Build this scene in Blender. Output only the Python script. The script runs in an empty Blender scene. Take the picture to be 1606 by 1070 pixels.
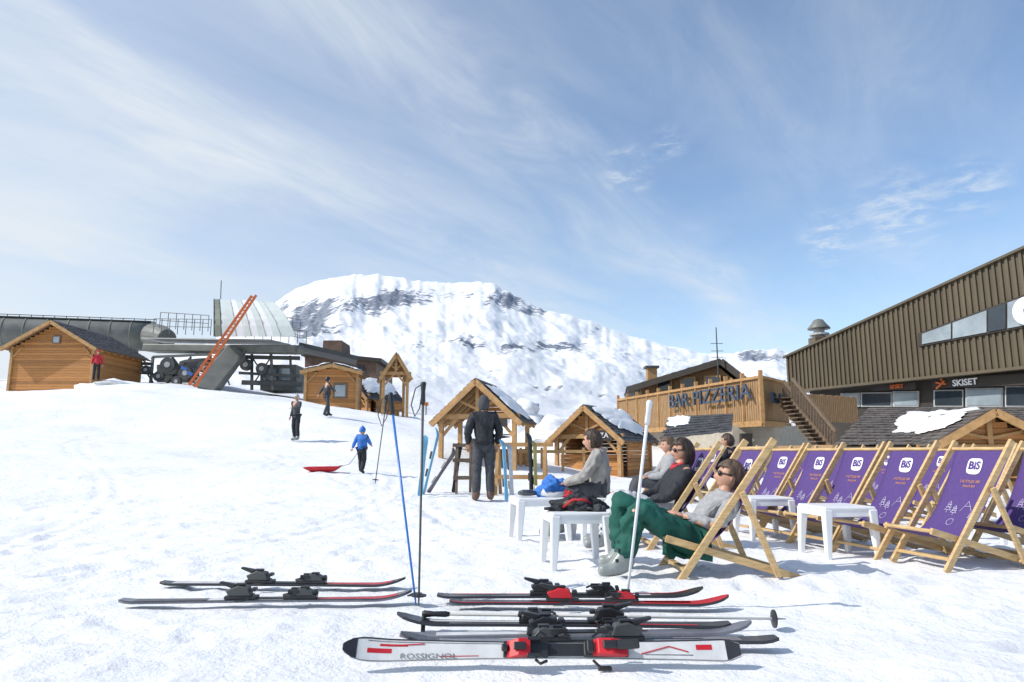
import bpy, math, random
import numpy as np
from mathutils import Vector as V, Matrix, noise
random.seed(7); np.random.seed(7)
C=bpy.context.scene.collection
R=math.radians
F=1100.0; EYE=0.89; TH=math.atan(174/F)
cT,sT=math.cos(TH),math.sin(TH)
def ray(px,py):
    u=(px-803)/F; v=(535-py)/F
    return V((u,cT-v*sT,sT+v*cT))
def P(px,py,Y):
    d=ray(px,py); return V((0,0,EYE))+d*(Y/d.y)
def XA(px,Y,py=709): return P(px,py,Y).x
# ---------------- noise
def hsh(i,j,s):
    n=(i*374761393+j*668265263+s*982451653)&0xffffffff
    n=((n^(n>>13))*1274126177)&0xffffffff
    return ((n^(n>>16))&0xffff)/65535.0
def vn(x,y,s=0):
    xi=np.floor(x).astype(np.int64); yi=np.floor(y).astype(np.int64)
    fx=x-xi; fy=y-yi; fx=fx*fx*fx*(fx*(fx*6-15)+10); fy=fy*fy*fy*(fy*(fy*6-15)+10)
    a=hsh(xi,yi,s);b=hsh(xi+1,yi,s);c=hsh(xi,yi+1,s);d=hsh(xi+1,yi+1,s)
    return (a*(1-fx)+b*fx)*(1-fy)+(c*(1-fx)+d*fx)*fy
def fbm(x,y,o=4,s=0,g=.5):
    t=0;a=1;n=0
    for k in range(o):
        t=t+a*vn(x*2**k+17.3*k,y*2**k-9.1*k,s+k); n+=a; a*=g
    return t/n
# ---------------- terrain control
cp=[]
for x in (-7,-3,0,3,6,10,15):
    for y in (-3,1,4,7,9.5): cp.append((x,y,0.0))
for x in (5,12,22,34):
    for y in (15,22,30): cp.append((x,y,0.0 if y<20 else -.1))
def cpx(px,py,Y):
    p=P(px,py,Y); cp.append((p.x,p.y,p.z))
for a in [(758,786,12.4),(640,775,13),(566,742,17),(463,692,26),(510,652,31),(148,618,40),(0,613,42),(230,597,38),(300,612,41),(390,618,40),
          (440,632,36),(560,656,33),(640,672,32),(300,680,26),(760,735,25.5),(820,735,25),(930,742,29.5),(90,613,42),(230,604,46),(400,614,50),
          (640,655,50),(800,662,50),(950,668,55),(640,652,75),(900,655,75),(300,600,75),(700,700,27)]: cpx(*a)
for a in [(-9,12,.3),(-13,19,1.1),(-16,26,1.9),(-10,4,.05),(-15,6,.4),(-30,12,1.5),(-45,30,3.8),(-60,45,5.4),(-60,75,7),(-30,-3,.6),(60,10,0),(60,40,.5),(40,75,2.5),(90,75,2)]: cp.append(a)
cpa=np.array(cp)
def tk(r2): return 0.5*r2*np.log(r2+1e-9)
n=len(cpa); d2=((cpa[:,None,:2]-cpa[None,:,:2])**2).sum(-1)
K=np.zeros((n+3,n+3)); K[:n,:n]=tk(d2)+np.eye(n)*2.0
K[:n,n]=1;K[:n,n+1:]=cpa[:,:2];K[n,:n]=1;K[n+1:,:n]=cpa[:,:2].T
W=np.linalg.solve(K,np.concatenate([cpa[:,2],[0,0,0]]))
def Hn(x,y):
    o=np.zeros_like(x)+W[n]+W[n+1]*x+W[n+2]*y
    for i in range(n): o+=W[i]*tk((x-cpa[i,0])**2+(y-cpa[i,1])**2)
    return o
def H(x,y): return float(Hn(np.array([float(x)]),np.array([float(y)]))[0])
def G(px,py):
    d=ray(px,py); lo=.5
    for k in range(4000):
        t=lo+k*.03; p=V((0,0,EYE))+d*t
        if p.z<=H(p.x,p.y): return V((p.x,p.y,H(p.x,p.y)))
    return p
def S(px,Y,py=720):
    x=XA(px,Y,py); return V((x,Y,H(x,Y)))
# ---------------- materials
def mat(name,col,rough=.6,var=.15,scale=6,bump=.0,metal=0,stretch=None,plank=None,spec=.5):
    m=bpy.data.materials.new(name); m.use_nodes=True; N=m.node_tree.nodes; L=m.node_tree.links
    b=N['Principled BSDF']; b.inputs['Roughness'].default_value=rough; b.inputs['Metallic'].default_value=metal
    b.inputs['Specular IOR Level'].default_value=spec
    tc=N.new('ShaderNodeTexCoord'); mp=N.new('ShaderNodeMapping'); L.new(tc.outputs['Object'],mp.inputs[0])
    if stretch: mp.inputs['Scale'].default_value=stretch
    nz=N.new('ShaderNodeTexNoise'); nz.inputs['Scale'].default_value=scale; nz.inputs['Detail'].default_value=6; nz.inputs['Roughness'].default_value=.6
    L.new(mp.outputs[0],nz.inputs['Vector'])
    rm=N.new('ShaderNodeMapRange'); rm.inputs[1].default_value=.3; rm.inputs[2].default_value=.7
    rm.inputs[3].default_value=1-var; rm.inputs[4].default_value=1+var; L.new(nz.outputs[0],rm.inputs[0])
    fac=rm.outputs[0]
    if plank:
        ax,w,am=plank
        sp=N.new('ShaderNodeSeparateXYZ'); L.new(tc.outputs['Object'],sp.inputs[0])
        dv=N.new('ShaderNodeMath'); dv.operation='DIVIDE'; L.new(sp.outputs[ax],dv.inputs[0]); dv.inputs[1].default_value=w
        fl=N.new('ShaderNodeMath'); fl.operation='FLOOR'; L.new(dv.outputs[0],fl.inputs[0])
        wn=N.new('ShaderNodeTexWhiteNoise'); wn.noise_dimensions='1D'; L.new(fl.outputs[0],wn.inputs['W'])
        r2=N.new('ShaderNodeMapRange'); r2.inputs[3].default_value=1-am; r2.inputs[4].default_value=1+am; L.new(wn.outputs[0],r2.inputs[0])
        mu=N.new('ShaderNodeMath'); mu.operation='MULTIPLY'; L.new(fac,mu.inputs[0]); L.new(r2.outputs[0],mu.inputs[1]); fac=mu.outputs[0]
    mx=N.new('ShaderNodeVectorMath'); mx.operation='SCALE'; mx.inputs[0].default_value=col; L.new(fac,mx.inputs['Scale'])
    L.new(mx.outputs[0],b.inputs['Base Color'])
    if bump:
        bp=N.new('ShaderNodeBump'); bp.inputs['Strength'].default_value=bump; bp.inputs['Distance'].default_value=.02
        L.new(nz.outputs[0],bp.inputs['Height']); L.new(bp.outputs[0],b.inputs['Normal'])
    return m
M={}
M['pine']=mat('pine_wood',(.56,.38,.18),.5,.25,9,.1,stretch=(1,1,6))
M['wood']=mat('orange_planks',(.43,.19,.055),.6,.2,4,.25,stretch=(.4,.4,6),plank=(2,.16,.25))
M['woodv']=mat('golden_boards',(.33,.20,.095),.65,.35,5,.2,stretch=(5,5,.5))
M['timber']=mat('timber',(.42,.24,.095),.6,.25,5,.2)
M['grey_wood']=mat('weathered_wood',(.17,.12,.08),.7,.25,6,.2)
M['slate']=mat('slate',(.065,.065,.07),.65,.45,2.5,.4)
M['shing']=mat('brown_shingle',(.12,.10,.085),.7,.5,3,.4)
M['clad']=mat('brown_cladding',(.105,.083,.052),.5,.18,.6,.05,stretch=(1,1,.3))
M['cladd']=mat('dark_brown',(.035,.028,.022),.6,.2,2)
M['glass']=mat('window_glass',(.28,.33,.36),.08,.35,.5,spec=1)
M['dglass']=mat('dark_glass',(.03,.04,.05),.08,.3,.7,spec=.8)
M['white']=mat('white_plastic',(.78,.79,.80),.35,.05,5)
M['wpaint']=mat('white_paint',(.78,.78,.78),.4,.05,5)
M['cover']=mat('translucent_white_cover',(.60,.65,.62),.35,.12,.8)
M['black']=mat('black_plastic',(.02,.02,.022),.4,.2,20)
M['dgrey']=mat('dark_grey_metal',(.065,.07,.07),.5,.3,2,.1)
M['grey']=mat('grey_metal',(.15,.155,.14),.5,.22,1.2,.1)
M['lgrey']=mat('light_grey_metal',(.42,.43,.42),.5,.12,2)
M['ggreen']=mat('grey_green_metal',(.19,.205,.155),.5,.15,1)
M['orange']=mat('orange_red_paint',(.58,.13,.03),.5,.15,3)
M['red']=mat('red_plastic',(.50,.012,.02),.4,.12,10)
M['redf']=mat('red_cloth',(.5,.025,.035),.8,.15,20,.2)
M['purple']=mat('purple_canvas',(.085,.047,.195),.85,.12,60,.15)
M['ink']=mat('white_print',(.76,.76,.78),.8,.05,30)
M['fink']=mat('faded_white_print',(.42,.38,.55),.8,.05,30)
M['oink']=mat('orange_print',(.6,.26,.08),.8,.05,30)
M['pink']=mat('purple_print',(.07,.03,.2),.8,.05,30)
M['green']=mat('green_nylon',(.016,.098,.074),.72,.35,7,1.0,spec=.25)
M['gcloth']=mat('grey_cloth',(.32,.32,.325),.85,.22,30,.5)
M['beige']=mat('beige_cloth',(.33,.315,.29),.85,.2,12,.6)
M['bcloth']=mat('black_cloth',(.016,.018,.024),.75,.3,14,.8)
M['dcloth']=mat('charcoal_cloth',(.055,.058,.066),.85,.25,12,.6)
M['blue']=mat('blue_cloth',(.03,.16,.5),.7,.2,14,.5)
M['lbloth']=mat('pale_cloth',(.50,.51,.53),.8,.15,14,.4)
M['skin']=mat('skin',(.50,.27,.18),.5,.1,12)
M['hair']=mat('brown_hair',(.045,.025,.015),.5,.6,26,1.0,stretch=(1,1,.2))
M['hairg']=mat('grey_brown_hair',(.10,.065,.04),.6,.5,26,1.0,stretch=(1,1,.2))
M['boot']=mat('grey_boot',(.25,.27,.26),.35,.25,8)
M['skiblue']=mat('light_blue_ski',(.16,.42,.6),.3,.15,5)
M['poleblue']=mat('blue_pole',(.03,.16,.5),.3,.1,5)
M['yellow']=mat('yellow_ski',(.35,.31,.09),.3,.15,5)
M['skigrey']=mat('grey_ski',(.16,.16,.18),.25,.2,8)
M['skidark']=mat('dark_ski',(.03,.03,.035),.25,.2,8)
M['skiwhite']=mat('white_ski',(.60,.60,.59),.22,.14,8)
M['marking']=mat('grey_ski_marking',(.17,.17,.18),.4,.4,20)
M['stucco']=mat('stucco',(.42,.38,.31),.9,.15,4,.2)
M['brick']=mat('brown_stone',(.14,.085,.06),.8,.3,3,.3)
M['letter']=mat('blue_grey_letters',(.055,.08,.12),.4,.1,3)
M['clearpole']=mat('pale_pole',(.68,.70,.72),.3,.05,5)
M['net']=mat('orange_net',(.6,.2,.06),.8,.2,5)
M['denim']=mat('blue_print',(.04,.12,.4),.6,.2,5)
# snow
def snow_mat(name,bs=1.0,rock=False):
    m=bpy.data.materials.new(name); m.use_nodes=True; N=m.node_tree.nodes; L=m.node_tree.links
    b=N['Principled BSDF']; b.inputs['Roughness'].default_value=.6; b.inputs['Specular IOR Level'].default_value=.2
    tc=N.new('ShaderNodeTexCoord')
    def nz(sc,det=6,r=.6):
        q=N.new('ShaderNodeTexNoise'); q.inputs['Scale'].default_value=sc; q.inputs['Detail'].default_value=det; q.inputs['Roughness'].default_value=r
        L.new(tc.outputs['Object'],q.inputs['Vector']); return q
    if not rock:
        a=nz(.5,9,.65); r=N.new('ShaderNodeValToRGB'); r.color_ramp.elements[0].color=(.79,.795,.805,1); r.color_ramp.elements[1].color=(.885,.885,.885,1)
        r.color_ramp.elements[0].position=.36; r.color_ramp.elements[1].position=.56
        L.new(a.outputs[0],r.inputs[0]); L.new(r.outputs[0],b.inputs['Base Color'])
        h1=nz(5,9,.66); h2=nz(38,4,.7); ad=N.new('ShaderNodeMath'); ad.operation='MULTIPLY_ADD'
        L.new(h2.outputs[0],ad.inputs[0]); ad.inputs[1].default_value=.15; L.new(h1.outputs[0],ad.inputs[2])
        bp=N.new('ShaderNodeBump'); bp.inputs['Strength'].default_value=.8*bs; bp.inputs['Distance'].default_value=.055
        L.new(ad.outputs[0],bp.inputs['Height']); L.new(bp.outputs[0],b.inputs['Normal'])
    else:
        at=N.new('ShaderNodeAttribute'); at.attribute_name='rock'
        a=nz(.016,12,.78); c=nz(.0035,8,.7)
        def mth(op,x,y,z=None):
            q=N.new('ShaderNodeMath'); q.operation=op
            for i,k in enumerate((x,y,z)):
                if k is None: continue
                if isinstance(k,(int,float)): q.inputs[i].default_value=k
                else: L.new(k,q.inputs[i])
            return q.outputs[0]
        t=mth('MULTIPLY_ADD',a.outputs[0],3.2,-1.6); t2=mth('MULTIPLY_ADD',c.outputs[0],1.2,-.6)
        t=mth('ADD',t,t2); t=mth('ADD',t,at.outputs['Fac'])
        mr=N.new('ShaderNodeMapRange'); mr.inputs[1].default_value=.0; mr.inputs[2].default_value=.10; L.new(t,mr.inputs[0])
        rc=N.new('ShaderNodeValToRGB'); rc.color_ramp.elements[0].color=(.09,.11,.15,1); rc.color_ramp.elements[1].color=(.33,.36,.42,1)  # bluish grey rock tones, mild aerial haze put into the colour
        rc.color_ramp.elements[0].position=.38; rc.color_ramp.elements[1].position=.66
        d=nz(.04,8,.75); L.new(d.outputs[0],rc.inputs[0])
        mx=N.new('ShaderNodeMixRGB'); mx.inputs[1].default_value=(.88,.89,.91,1); L.new(mr.outputs[0],mx.inputs[0]); L.new(rc.outputs[0],mx.inputs[2])
        L.new(mx.outputs[0],b.inputs['Base Color'])
        bp=N.new('ShaderNodeBump'); bp.inputs['Strength'].default_value=.55; bp.inputs['Distance'].default_value=18
        L.new(a.outputs[0],bp.inputs['Height']); L.new(bp.outputs[0],b.inputs['Normal'])
    return m
M['snow']=snow_mat('snow'); M['snowroof']=snow_mat('roof_snow',.4); M['mount']=snow_mat('mountain_snow_rock',1,True)
# ---------------- mesh builder
class MB:
    def __init__(s): s.v=[]; s.f=[]; s.m=[]; s.cur=0
    def add(s,vs,fs):
        o=len(s.v); s.v+= [V(q) for q in vs]; s.f+=[[i+o for i in f] for f in fs]; s.m+=[s.cur]*len(fs); return s
    def box(s,c,d,rz=0,M4=None):
        x,y,z=d[0]/2,d[1]/2,d[2]/2
        vs=[V((a*x,b*y,e*z)) for a in(-1,1) for b in(-1,1) for e in(-1,1)]
        mt=Matrix.Rotation(rz,3,'Z') if M4 is None else M4
        vs=[mt@q+V(c) for q in vs]
        return s.add(vs,[(0,1,3,2),(4,6,7,5),(0,4,5,1),(2,3,7,6),(0,2,6,4),(1,5,7,3)])
    def beam(s,a,b,w,h,up=(0,0,1),w2=None,h2=None):
        a=V(a);b=V(b);d=(b-a).normalized(); up=V(up)
        if abs(d.dot(up))>.98: up=V((0,1,0))
        sx=d.cross(up).normalized(); sz=sx.cross(d)
        vs=[]
        for p,ww,hh in((a,w,h),(b,w2 or w,h2 or h)):
            for i,j in((-1,-1),(1,-1),(1,1),(-1,1)): vs.append(p+sx*i*ww/2+sz*j*hh/2)
        return s.add(vs,[(3,2,1,0),(4,5,6,7),(0,1,5,4),(1,2,6,5),(2,3,7,6),(3,0,4,7)])
    def tube(s,pts,r,n=10,flat=1.0):
        pts=[V(p) for p in pts]; 
        if not hasattr(r,'__len__'): r=[r]*len(pts)
        vs=[];pd=None
        for i,p in enumerate(pts):
            d=(pts[min(i+1,len(pts)-1)]-pts[max(i-1,0)]).normalized()
            if pd is None:
                u=V((0,0,1)) if abs(d.z)<.9 else V((0,1,0)); a=d.cross(u).normalized()
            else: a=(a-d*a.dot(d)).normalized()
            b=d.cross(a); pd=d
            for k in range(n):
                t=2*math.pi*k/n; vs.append(p+(a*math.cos(t)+b*math.sin(t)*flat)*r[i])
        fs=[[i*n+k,i*n+(k+1)%n,(i+1)*n+(k+1)%n,(i+1)*n+k] for i in range(len(pts)-1) for k in range(n)]
        fs+=[list(range(n))[::-1],[(len(pts)-1)*n+k for k in range(n)]]
        return s.add(vs,fs)
    def prism(s,poly,ext):
        n=len(poly); poly=[V(p) for p in poly]; e=V(ext)
        return s.add(poly+[p+e for p in poly],[list(range(n))[::-1],[n+i for i in range(n)]]+[[i,(i+1)%n,n+(i+1)%n,n+i] for i in range(n)])
    def ball(s,c,r,nu=14,nv=9,fn=None):
        c=V(c); r=r if hasattr(r,'__len__') else (r,r,r); vs=[];fs=[]
        for j in range(nv+1):
            ph=math.pi*j/nv
            for i in range(nu):
                t=2*math.pi*i/nu; q=V((math.sin(ph)*math.cos(t)*r[0],math.sin(ph)*math.sin(t)*r[1],math.cos(ph)*r[2]))
                if fn: q=fn(q)
                vs.append(c+q)
        for j in range(nv):
            for i in range(nu): fs.append([j*nu+i,(j+1)*nu+i,(j+1)*nu+(i+1)%nu,j*nu+(i+1)%nu])
        return s.add(vs,fs)
    def sheet(s,fn,nu,nv):
        vs=[fn(i/nu,j/nv) for j in range(nv+1) for i in range(nu+1)]
        return s.add(vs,[[j*(nu+1)+i,j*(nu+1)+i+1,(j+1)*(nu+1)+i+1,(j+1)*(nu+1)+i] for j in range(nv) for i in range(nu)])
    def build(s,name,m,parent=None,smooth=False,bevel=0,solid=0,world=False,label=None,sub=0):
        me=bpy.data.meshes.new(name); off=V((0,0,0))
        if world and parent is not None:
            q=parent
            while q is not None: off=off+q.location; q=q.parent
        me.from_pydata([tuple(q-off) for q in s.v],[],s.f); me.validate()
        ms=m if isinstance(m,(list,tuple)) else [m]
        for q in ms: me.materials.append(M[q] if isinstance(q,str) else q)
        if len(ms)>1: me.polygons.foreach_set('material_index',s.m[:len(me.polygons)])
        if smooth: me.polygons.foreach_set('use_smooth',[True]*len(me.polygons))
        me.update()
        o=bpy.data.objects.new(name,me); C.objects.link(o); o.parent=parent
        if solid: q=o.modifiers.new('s','SOLIDIFY'); q.thickness=solid; q.offset=0
        if bevel: q=o.modifiers.new('b','BEVEL'); q.width=bevel; q.segments=2; q.limit_method='ANGLE'
        if label: o['label']=label
        return o
def thing(name,label,cat,loc=(0,0,0),rz=0,group=None):
    o=bpy.data.objects.new(name,None); C.objects.link(o); o.location=loc; o.rotation_euler=(0,0,rz)
    o['label']=label; o['category']=cat
    if group: o['group']=group
    return o
def tag(o,label,cat,group=None):
    o['label']=label;o['category']=cat
    if group:o['group']=group
    return o
def kids(o): return [c for c in C.objects if c.parent==o]
def copy_tree(o,parent=None):
    c=o.copy(); C.objects.link(c); c.parent=parent
    for ch in kids(o): copy_tree(ch,c)
    return c
def text_geo(t,size=1.0,ext=0.0,bold=0.0):
    cu=bpy.data.curves.new('t','FONT'); cu.body=t; cu.size=size; cu.extrude=ext; cu.offset=bold; cu.align_x='CENTER'; cu.align_y='CENTER'; cu.resolution_u=3
    o=bpy.data.objects.new('t',cu); C.objects.link(o)
    dg=bpy.context.evaluated_depsgraph_get(); dg.update(); me=bpy.data.meshes.new_from_object(o.evaluated_get(dg))
    vs=[v.co.copy() for v in me.vertices]; fs=[list(p.vertices) for p in me.polygons]
    bpy.data.objects.remove(o); bpy.data.curves.remove(cu); bpy.data.meshes.remove(me)
    return vs,fs
# ---------------- ground
NR,NC=600,600
t=np.linspace(0,1,NR); Yr=-2+ (np.exp(t*4.2)-1)/(math.exp(4.2)-1)*84
s=np.linspace(-1.4,1.4,NC)
XX=s[None,:]*(Yr[:,None]+7.5); YY=np.repeat(Yr[:,None],NC,1)
BASE=Hn(XX.copy(),YY); ZZ=BASE.copy()
near=np.clip(1-(YY-3)/22,.2,1)
ZZ+=(fbm(XX/1.7,YY/1.7,3,3)-.5)*.09+(fbm(XX/.45,YY/.45,3,9)-.5)*.05*near+np.clip(fbm(XX/.12,YY/.12,2,21)-.6,0,1)*.08*near
ch=np.clip((fbm(XX/2.6,YY/2.6,2,61)-.52)*5,0,1)
ZZ+=ch*(np.abs(fbm(XX/.2,YY/.2,3,71)-.5))*.08*near
far=np.clip((YY-12)/14,0,1); ZZ+=(fbm(XX/6,YY/6,3,31)-.5)*.42*far+(fbm(XX/1.3,YY/1.3,3,35)-.5)*.06*far
for k in range(760):
    if k<400: x0=random.uniform(-7,8); y0=random.uniform(1.5,12)
    elif k<580: x0=random.uniform(-16,4); y0=random.uniform(9,28)
    else:
        q=((k-580)%60)/60; r_=(k-580)//60; x0=-3.6-r_*2.5+q*(3+r_)+random.uniform(-.12,.12); y0=17.5+r_*3-q*9
    a=random.uniform(0,3.14); L_=random.uniform(.11,.18); w_=random.uniform(.05,.09)
    i0,i1=np.searchsorted(Yr,[y0-.5,y0+.5]); 
    dx=XX[i0:i1]-x0; dy=YY[i0:i1]-y0; u=(dx*math.cos(a)+dy*math.sin(a))/L_; v=(-dx*math.sin(a)+dy*math.cos(a))/w_
    r2=u*u+v*v; ZZ[i0:i1]+=random.uniform(.02,.045)*(-np.exp(-r2)+.45*np.exp(-(np.sqrt(r2)-1.6)**2*3))
for (xa,ya,xb,yb_) in [(-9,30,-1,9),(-7.5,30,.2,8),(-14,24,-4,6),(-3,26,-2.4,7),(-12,14,-3.5,3.5),(-11,34,-5,14)]:
    L_=math.hypot(xb-xa,yb_-ya); dx,dy=(xb-xa)/L_,(yb_-ya)/L_
    u=(XX-xa)*dx+(YY-ya)*dy; v=-(XX-xa)*dy+(YY-ya)*dx+.5*np.sin(u*.35)
    for o_ in(-.14,.14): ZZ-=.025*np.exp(-((v-o_)/.05)**2)*((u>0)&(u<L_))
# snow pressed flat under the ski piles
for (cx_,cy_,sx,sy) in [(-1.55,4.45,1.0,.45),(.45,3.6,1.15,.55),(.4,4.35,1.05,.35)]:
    mk_=np.clip(1.5-np.sqrt(((XX-cx_)/sx)**2+((YY-cy_)/sy)**2),0,.85)/.85; mk_=mk_*mk_*(3-2*mk_)
    ZZ=BASE*mk_+(1-mk_)*ZZ+mk_*((ZZ-BASE)*.22-.012)
def grid_obj(name,X,Y,Z,m,attr=None):
    nr,nc=X.shape; me=bpy.data.meshes.new(name)
    me.vertices.add(nr*nc); me.vertices.foreach_set('co',np.stack([X,Y,Z],-1).astype(np.float32).ravel())
    i=np.arange((nr-1)*(nc-1)); r=i//(nc-1); c=i%(nc-1); a=r*nc+c
    q=np.stack([a,a+1,a+nc+1,a+nc],-1).ravel()
    me.loops.add(len(q)); me.loops.foreach_set('vertex_index',q.astype(np.int32)); me.polygons.add(len(i))
    me.polygons.foreach_set('loop_start',(np.arange(len(i))*4).astype(np.int32)); me.polygons.foreach_set('loop_total',np.full(len(i),4,np.int32))
    me.update(calc_edges=True); me.polygons.foreach_set('use_smooth',np.ones(len(i),bool)); me.materials.append(m)
    if attr is not None:
        at=me.attributes.new('rock','FLOAT','POINT'); at.data.foreach_set('value',attr.astype(np.float32).ravel())
    o=bpy.data.objects.new(name,me); C.objects.link(o); o['kind']='structure'; return o
grid_obj('snow_ground',XX,YY,ZZ,M['snow'])
# ---------------- mountain
sil=np.array([(-500,640),(0,600),(300,560),(400,492),(430,474),(460,457),(500,441),(540,434),(590,431),(640,440),(700,446),(750,443),(775,446),(810,468),(850,487),(900,499),(930,509),(1000,533),(1060,549),(1110,558),(1150,556),(1180,552),(1215,550),(1240,559),(1300,575),(1606,590),(2300,610)],float)
NR,NC=440,1100
px=np.linspace(-500,2200,NC); t=np.linspace(0,1,NR)
ys=np.interp(px,sil[:,0],sil[:,1])+(fbm(px/14,px*0,3,8)-.5)*5; yb=np.interp(px,[-500,300,560,640,2200],[640,618,660,668,672])
TT=np.repeat(t[:,None],NC,1); PX=np.repeat(px[None,:],NR,0)
sh=TT-(fbm(PX/140,TT*3,3,5)-.5)*.3*np.sin(TT*math.pi)
sft=np.interp(sh,[-.2,0,.3,.5,.62,.72,.85,1,1.2],[-.1,0,.2,.38,.58,.66,.80,1,1])
nz=fbm(PX/90,TT*7,5,77,.48); rid=1-np.abs(2*fbm(PX/55+TT*4,TT*7,5,55,.5)-1)
amp=np.sin(np.clip(TT,0,1)*math.pi)**.5
PY=yb+(ys-yb)*sft-(nz-.5)*30*amp-(rid-.8)*15*amp*np.clip(TT*2-.4,0,1)-(fbm(PX/18,TT*22,4,99)-.5)*4.5*np.clip(TT*1.5,.2,1)
Yd=60*60**TT
rock=np.zeros_like(PX)
for (a,b,sx,sy,w) in [(475,495,48,24,.88),(560,480,62,20,.85),(630,468,44,16,.75),(530,520,40,10,.45),(470,520,48,12,.7),(720,466,56,13,.65),(800,474,34,16,.9),(838,491,24,9,.85),(660,545,36,12,.6),(720,533,46,11,.6),(800,550,66,13,.72),(880,545,46,13,.72),(760,590,70,9,.36),(930,522,34,8,.45),(1000,590,66,10,.36),(850,612,80,8,.48),(960,625,66,8,.36),(1200,565,40,11,.85),(1170,560,26,8,.65),(1060,570,50,8,.34),(620,600,50,8,.3),(690,500,66,7,.38),(980,560,40,8,.36)]:
    rock+=w*np.exp(-((PX-a)/sx)**2-((PY-b)/sy)**2)
rock=np.clip(rock,0,.95)
rock=rock-.28*np.clip((fbm(PX/9+PY/14,PY/60,3,12)-.5)*3,-1,1)*(rock>.2)-.66
PY=PY+np.clip(rock+.5,0,1)*(fbm(PX/7,PY/16,3,41)-.5)*8
tz=(709-PY)/F; X_=(PX-803)/F*Yd*1.015; Z_=EYE+tz*Yd*1.02
Z_[0,:]-=6
grid_obj('mountain_slopes',X_,Yd,Z_,M['mount'],rock)
# ---------------- roofs, huts
def shingles(mb,q,rows,cols,th=.03,jit=.3):
    a,b,c,d=[V(p) for p in q]; nrm=(b-a).cross(d-a).normalized()
    if nrm.z<0: nrm=-nrm
    for j in range(rows):
        for i in range(cols):
            o=(.5 if j%2 else 0)
            u0=min(max((i+o-.0+random.uniform(-.05,.05))/cols,0),1); u1=min((i+o+.97)/cols,1)
            if u1-u0<.002: continue
            v0=max((j-.12+random.uniform(-jit,jit)*.15)/rows,-.02); v1=(j+1.05)/rows
            def pt(u,v,h): return (a*(1-u)+b*u)*(1-v)+(d*(1-u)+c*u)*v+nrm*h
            z0=th*random.uniform(1.6,2.4); z1=th*.9
            vs=[pt(u0,v0,z0),pt(u1,v0,z0),pt(u1,v1,z1),pt(u0,v1,z1),pt(u0,v0,z0-th),pt(u1,v0,z0-th),pt(u1,v1,z1-th),pt(u0,v1,z1-th)]
            mb.add(vs,[(0,1,2,3),(7,6,5,4),(0,4,5,1),(1,5,6,2),(3,2,6,7),(0,3,7,4)])
def snowpatch(mb,q,u0,u1,v0,v1,h=.12,seed=0):
    a,b,c,d=[V(p) for p in q]; nrm=(b-a).cross(d-a).normalized()
    if nrm.z<0: nrm=-nrm
    def pt(u,v):
        return (a*(1-u)+b*u)*(1-v)+(d*(1-u)+c*u)*v
    N=26
    def fn(i,j):
        x=i*2-1;y=j*2-1; r=max(abs(x),abs(y)); an=math.atan2(y,x)
        k=1+.45*noise.noise(V((math.cos(an)*1.6+seed,math.sin(an)*1.6,seed)))+.2*noise.noise(V((math.cos(an)*6+seed,math.sin(an)*6,seed)))
        rr=math.sqrt(x*x+y*y); x2,y2=(x*r/rr,y*r/rr) if rr>0 else (0,0); x=.4*x+.6*x2*1.1; y=.4*y+.6*y2*1.1
        hh=h*(1-r**4)+ .04*noise.noise(V((x*3,y*3,seed)))*(1-r)-.01*(r>.99)
        return pt(min(max(u0+(u1-u0)*(.5+x*.5*k),0),1),min(max(v0+(v1-v0)*(.5+y*.5*k),0),1))+nrm*(hh+.06)
    mb.sheet(fn,N,N)
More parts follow.
